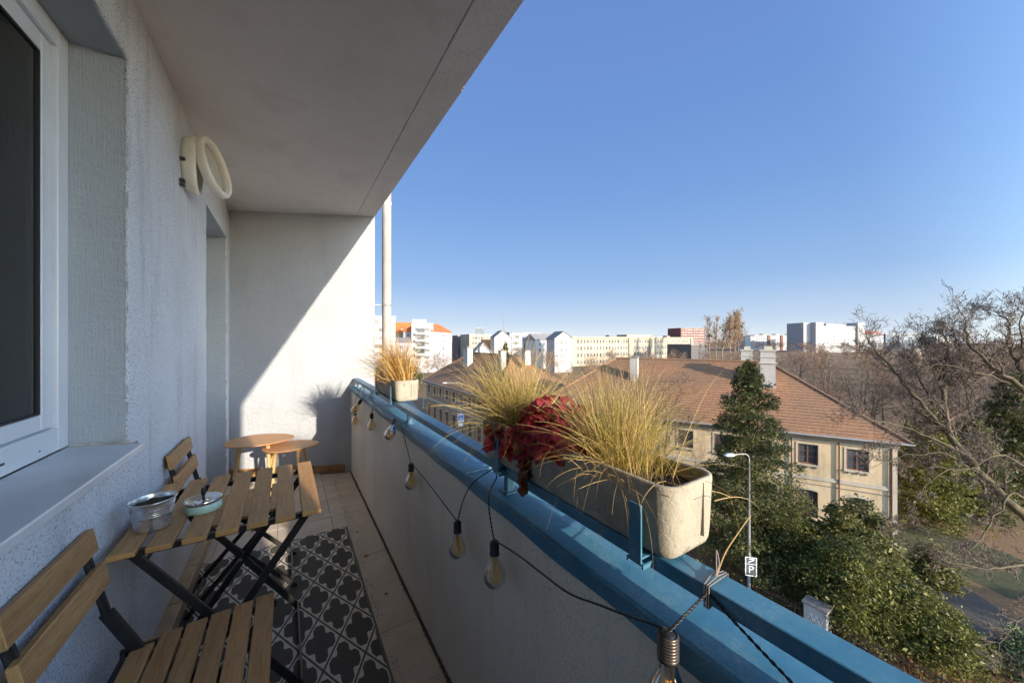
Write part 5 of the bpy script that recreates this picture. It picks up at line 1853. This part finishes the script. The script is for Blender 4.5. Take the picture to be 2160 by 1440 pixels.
bld('dark_brown_block', 'small dark brown block left of the cream apartment cluster', 966, 235, 985, 238, 708, 12, simple('dark_brown_render', (.22, .16, .13), .9, (.16, .12, .10), .4), 3, 3, (1.2, 1.2))
bld('brown_block', 'tall narrow brown block between dark block and cream cluster', 979, 225, 992, 226, 706, 10, simple('brown_render', (.30, .21, .13), .9, (.22, .15, .1), .4), 4, 2, (1.2, 1.2))
bld('cream_apartments', 'cream apartment cluster below the small glass tower', 990, 205, 1036, 212, 706, 14, CRM, 4, 6, (1.3, 1.3), roof=None)
bld('glass_tower', 'small grey glass tower on the skyline above the cream flats', 1002, 420, 1021, 421, 692, 14, simple('tower_glass', (.16, .20, .24), .25), 5, 4, (1.8, 2.2), MAT['far_glass_grey'])
bld('orange_house', 'orange rendered house left of the white gabled house', 1028, 175, 1046, 177, 717, 9, simple('orange_render', (.50, .24, .10), .9), 2, 3, (1.0, 1.2))
bld('barn_roof', 'grey gabled shed roof just behind the tan house', 1002, 95, 1036, 96, 744, 6, GRY, 0, 0, roof='gable_front', roofm=simple('lead_roof', (.30, .29, .28), .8), rise=2.6)
bld('white_gabled_house', 'white house with a broad pointed gable left of the mast like chimney', 1043, 165, 1077, 168, 712, 6, WHT, 2, 2, (1.1, 1.3), roof='gable_front', roofm=DRK, rise=3.2)
bld('white_terrace', 'white block with a flat dark roof edge right of the pointed gable', 1075, 168, 1101, 170, 702, 12, WHT, 4, 3, (1.3, 1.3), roofm=DRK)
bld('dormer_terrace', 'row of white houses with grey dormered roofs', 1101, 172, 1150, 180, 716, 8, WHT, 3, 7, (1.2, 1.2), roof='gable', roofm=GRY, rise=3.6)
bld('grey_roofed_terrace', 'shaded blue grey terrace left of the white gable end', 1130, 166, 1172, 176, 717, 7, WHT, 2, 4, roof='gable', roofm=DRK, rise=3.2)
bld('white_gable_end', 'plain white gable end with two windows beside the long school', 1170, 150, 1208, 153, 714, 8, WHT, 2, 2, (.9, 1.2), roof='gable_front', roofm=DRK, rise=3.0, marg=2)
# long school
S1 = at(1208, 717, 172)
def school():
    T, P, L, zt, d, nb = bld('school', 'long cream four storey school with rows of dark windows', 1208, 186, 1458, 236, 712, 14, CRM, 4, 42, (1.25, 1.8), floor_h=3.7, marg=2.5, top_gap=1.3, H=None, bottom=1.0, roofm=MAT['soffit'])
    for q in (.0, .42, .435, .60, .615, 1.0):
        add_box(T, 'pier', P, L * q, -.35, zt * .5 + .3, .9, .4, zt * .5 + .3, d, nb, CRM)
    add_box(T, 'attic_storey', P, L * .52, 5, zt + .9, L * .11, 4, .9, d, nb, CRM)
    for q in (.30, .44, .52, .60, .8):
        add_box(T, 'roof_box', P, L * q, 4, zt + .8, 1.5, 1.5, .6, d, nb, MAT['soffit'])
    add_box(T, 'cornice', P, L * .5, -.3, zt + .1, L * .5 + .4, .4, .25, d, nb, MAT['cornice'])
school()
bld('market_hall', 'low grey hall with a curved pale roof right of the school', 1458, 180, 1492, 184, 727, 16, simple('dark_hall', (.11, .10, .10), .8), 0, 0, roofm=MAT['gutter'])
T, P, L, zt, d, nb = bld('red_brown_block', 'red brown office block standing above the school roof', 1436, 430, 1487, 436, 692, 26, RBR, 8, 8, (4.6, 1.4), MAT['far_glass_grey'], floor_h=3.2)
T, P, L, zt, d, nb = bld('low_white_flats', 'low white flats with red brown stair towers beyond the poplars', 1592, 470, 1682, 480, 707, 14, WHT, 4, 18, (1.8, 1.5), MAT['far_glass_grey'], floor_h=3.1)
for q in (.32, .62, .93):
    add_box(T, 'stair_tower', P, L * q, -.4, zt * .5, 1.8, .5, zt * .5, d, nb, RBR)
    add_box(T, 'roof_box', P, L * q - 3, 5, zt + .9, 4, 3, .9, d, nb, MAT['far_glass_grey'])
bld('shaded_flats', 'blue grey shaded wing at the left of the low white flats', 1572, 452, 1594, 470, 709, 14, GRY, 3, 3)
T, P, L, zt, d, nb = bld('white_slab_block', 'big white slab block on the skyline, its left side in shade', 1722, 395, 1812, 404, 688, 20, WHT, 6, 9, (1.7, 1.5), floor_h=4.0, marg=8, top_gap=2.5, roofm=WHT)
add_box(T, 'left_tower', P, 2, 12, (zt + 4.2) / 2, 5.0, 14, (zt + 4.2) / 2, d, nb, WHT)
add_box(T, 'right_tower', P, L + .3, 10, (zt + 4.2) / 2, 4.4, 12, (zt + 4.2) / 2, d, nb, WHT)
add_box(T, 'plant_room', P, L * .62, 12, zt + 1.6, 14, 5, 1.6, d, nb, GRY)
bld('shaded_tower', 'shaded windowed side wing of the white slab block', 1685, 424, 1722, 398, 682, 14, WHT, 7, 4, (1.8, 1.6), floor_h=3.6, roofm=WHT)
bld('red_roofed_hall', 'far hall with stepped red roofs right of the green hoarding', 1824, 520, 1864, 526, 704, 20, GRY, 1, 5, (2, 2), roof='gable', roofm=simple('red_roof', (.36, .13, .08), .8), rise=5)
bld('green_hoarding', 'small green hoarding at the right foot of the white slab block', 1811, 410, 1824, 411, 709, 4, GRN, 0, 0, parapet=False, cat='hoarding')
bld('office_building', 'long blue grey office building behind the bare tree tops', 1868, 560, 1962, 575, 704, 24, BLG, 3, 16, (3.6, 1.2), MAT['far_glass'], floor_h=4.2)
bld('pale_hall', 'low pale hall far off behind the bare branches', 1975, 520, 2010, 524, 711, 20, WHT, 0, 0)
bld('sunlit_shed', 'small shed with a pale yellow roof inside the park wood', 1936, 150, 1965, 153, 742, 6, CRM, 0, 0, roof='gable', roofm=CRM, rise=1.5)
# masts
for (u, f, v, lab) in ((1690, 400, 676, 'thin antenna at the left end of the slab block roof'), (1764, 404, 677, 'thin antenna near the middle of the slab block roof'), (1800, 404, 674, 'taller antenna at the right end of the slab block roof')):
    p = at(u, v, f); q = at(u, 690, f)
    m = MB().tube([(p.x, p.y, q.z), (p.x, p.y, p.z)], .15, 5)
    tag(m.build('antenna', MAT['trim']), lab, 'antenna')
p = at(1079, 717, 130)
m = MB().tube([(p.x, p.y, GR), (p.x, p.y, at(1079, 700, 130).z)], [.22, .14], 8)
tag(m.build('lighting_mast', MAT['trim']), 'dark mast standing before the white gabled house', 'mast')

# ================================================= STREET FURNITURE
def lamp(label, u, f, hgt, arm, head=(.62, .28)):
    p = at(u, 717, f)
    T = thing('street_lamp', label, 'street lamp', (p.x, p.y, GR), group='street lamps along the pavement')
    MB().tube([(0, 0, 0), (0, 0, 1.1), (0, 0, 1.12), (0, 0, hgt - .45)], [.10, .10, .075, .05], 12).build('pole', MAT['pole'], T, True)
    a = Vector((-.93, .36, 0))
    pts = [Vector((0, 0, hgt - .46)), Vector((0, 0, hgt - .2)), a * .12 + Vector((0, 0, hgt - .03)), a * .35 + Vector((0, 0, hgt + .04)), a * arm + Vector((0, 0, hgt + .03))]
    MB().tube(smooth_pts(pts, 5), .032, 8).build('arm', MAT['pole'], T, True)
    b = MB(); r = []
    side = Vector((-a.y, a.x, 0))
    for (s, w, h) in ((0, .04, .04), (.05, .12, .07), (.22, .17, .10), (.45, .15, .09), (.60, .06, .04)):
        c = a * (arm - .05 + s) + Vector((0, 0, hgt + .03))
        r.append([c + side * (w * math.cos(t)) + Vector((0, 0, h * math.sin(t) * (1 if math.sin(t) > 0 else .8))) for t in [k * math.pi / 5 for k in range(10)]])
    b.loft(r); b.build('lamp_head', MAT['lamp_head'], T, True)
    return T
MAT['pole'] = simple('galvanised_pole', (.34, .33, .31), .6, (.26, .25, .23), 3, metal=.3)
MAT['lamp_head'] = simple('lamp_head_grey', (.52, .55, .58), .45)
MAT['sign_white'] = simple('sign_white', (.70, .72, .72), .5)
MAT['sign_blue'] = simple('sign_blue', (.03, .13, .45), .5)
MAT['sign_dark'] = simple('sign_dark', (.07, .08, .09), .6)
MAT['sign_red'] = simple('sign_red', (.55, .05, .04), .5)
l1 = lamp('grey street lamp in front of the tall evergreen', 1580, 18.3, 8.05, .95)
l2 = lamp('street lamp behind the far grass tuft, with a blue sign', 973, 46, 8.4, 1.9)
l3 = lamp('smallest street lamp, in the bend beside the amber planter', 893, 72, 8.6, 1.8)

def text_mesh(s, size, ext=.01):
    cu = bpy.data.curves.new('letter', 'FONT'); cu.body = s; cu.size = size; cu.extrude = ext; cu.align_x = 'CENTER'; cu.align_y = 'CENTER'
    o = bpy.data.objects.new('letter', cu); COL.objects.link(o)
    dg = bpy.context.evaluated_depsgraph_get()
    me = bpy.data.meshes.new_from_object(o.evaluated_get(dg))
    bpy.data.objects.remove(o)
    return me
# parking sign strapped to the lamp post
def parking_sign():
    p = at(1582, 717, 18.2)
    f = Vector((-SN - .35, -CS, 0)).normalized()
    rz = math.atan2(f.y, f.x) + math.pi / 2
    T = thing('parking_sign', 'white parking sign with a dark P strapped to the nearest lamp post', 'sign', (p.x + f.x * .13, p.y + f.y * .13, GR + 1.85), rz)
    MB().box((-.27, 0, 0), (.27, .02, .98)).build('plate', MAT['sign_dark'], T, bevel=.005)
    m = MB()
    for (a, b) in (((-.265, -.004, .005), (-.225, -.001, .975)), ((.225, -.004, .005), (.265, -.001, .975)), ((-.2245, -.004, .005), (.2245, -.001, .045)), ((-.2245, -.004, .935), (.2245, -.001, .975)), ((-.2245, -.004, .60), (.2245, -.001, .63))):
        m.box(a, b)
    m.build('border', MAT['sign_white'], T)
    me = text_mesh('P', .52, .002); me.materials.append(MAT['sign_white'])
    o = link('letter', me, T); o.rotation_euler = (math.pi / 2, 0, 0); o.location = (0, -.004, .33)
    m = MB().bar((-.12, -.004, .70), (.14, -.004, .86), .004, .05); m.bar((-.10, -.006, .86), (.15, -.006, .90), .004, .04)
    m.build('symbol', MAT['sign_white'], T)
    MB().tube([(0, .02, .2), (0, .16, .2)], .02, 6).build('clamp', MAT['pole'], T)
parking_sign()
def ped_sign():
    p = at(972, 717, 45.6)
    f = Vector((-SN, -CS, 0)); rz = math.atan2(f.y, f.x) + math.pi / 2
    T = thing('crossing_sign', 'white bordered blue pedestrian sign on the lamp post behind the far grass', 'sign', (p.x, p.y, GR + 3.35), rz)
    MB().box((-.42, 0, 0), (.42, .03, 1.05)).build('plate', MAT['sign_white'], T)
    MB().box((-.33, -.01, .22), (.33, -.004, .92)).build('panel', MAT['sign_blue'], T)
    MB().add([(-.22, -.014, .3), (.22, -.014, .3), (0, -.014, .78)], [(0, 1, 2)]).build('triangle', MAT['sign_white'], T)
    m = MB().bar((-.07, -.017, .34), (.02, -.017, .55), .004, .05); m.bar((.08, -.017, .34), (.0, -.017, .55), .004, .05); m.bar((0, -.017, .5), (0, -.017, .66), .004, .07)
    m.build('figure', MAT['sign_dark'], T)
    MB().box((-.3, 0, -.55), (.3, .03, -.08)).build('plate', MAT['sign_white'], T)
ped_sign()
p = at(1595, 717, 18.6)
T = thing('warning_sign', 'small red edged triangular sign seen edge on at the foot of the nearest lamp', 'sign', (p.x, p.y, GR + .55), rad(40))
MB().add([(-.35, 0, 0), (.35, 0, 0), (0, 0, .62), (-.35, .02, 0), (.35, .02, 0), (0, .02, .62)], [(0, 1, 2), (3, 5, 4), (0, 3, 4, 1), (1, 4, 5, 2), (2, 5, 3, 0)]).build('plate', MAT['sign_red'], T)
MB().add([(-.22, -.004, .07), (.22, -.004, .07), (0, -.004, .46)], [(0, 1, 2)]).build('panel', MAT['sign_white'], T)
MB().tube([(0, .04, -.55), (0, .04, .3)], .03, 6).build('post', MAT['pole'], T)

# iron fence with a pier
def fence():
    A = at(1560, 1208, 14 * 740 / 491.0); B_ = Vector((20.6, -3.0, GR))
    A = Vector((20.2, 16.0, GR)); B_ = Vector((20.9, -2.6, GR))
    T = thing('iron_fence', 'low dark iron railing fence along the garden edge', 'fence', A)
    d = (B_ - A); L = d.length; d.normalize()
    m = MB()
    for z in (.28, 1.25):
        m.bar(d * 0 + Vector((0, 0, z)), d * L + Vector((0, 0, z)), .03, .05)
    m.build('rail', MAT['fence'], T)
    bm_ = MB().box((-.011, -.011, .08), (.011, .011, 1.45)).mesh('bar', MAT['fence'])
    n = int(L / .14)
    for i in range(n):
        o = link('bar', bm_, T); o.location = d * (i * .14)
    w = MB(); w.obox(d * L / 2 + Vector((0, 0, .04)), d, Vector((d.y, -d.x, 0)), Vector((0, 0, 1)), L / 2, .12, .08); w.build('plinth', MAT['kerb'], T)
    return A, d, L
MAT['fence'] = simple('rusty_iron', (.045, .030, .024), .7, (.10, .05, .03), 8)
fence()
p = at(1735, 1360, 14 * 740 / 660.0)
T = thing('fence_pier', 'grey rendered pier of the garden fence with pale scribbles on its face', 'pier', (20.6, 6.1, GR))
MB().box((-.30, -.42, 0), (.30, .42, 1.75)).build('shaft', MAT['chimney'], T, bevel=.02)
MB().box((-.36, -.48, 1.75), (.36, .48, 1.86)).build('cap', MAT['soffit'], T, bevel=.02)
m = MB()
m.tube(smooth_pts([(-.303, .25, 1.2), (-.304, .15, 1.45), (-.304, .05, 1.1), (-.304, -.05, 1.4), (-.304, -.2, 1.05), (-.304, -.28, 1.35)]), .012, 4)
m.build('scribble', MAT['sign_white'], T)

# overhead wires
def wire(label, pts, r=.006, sag=.15):
    m = MB().tube(catenary(pts[0], pts[1], sag, 24), r, 4)
    tag(m.build('overhead_wire', MAT['wire']), label, 'wire')
MAT['wire'] = simple('cable_grey', (.16, .15, .14), .5)
wire('thin wire crossing in front of the dark bushes towards the lamp', (at(1690, 1090, 16.5), at(2250, 1440, 9.5)), .007)
wire('pale cable hanging low across the bottom right corner', (at(1800, 1350, 12.0), at(2060, 1480, 8.5)), .010)
wire('upper thin wire passing before the lawn', (at(1880, 1190, 17.0), at(2300, 1420, 11.0)), .006)
# undergrowth: brush behind the fence
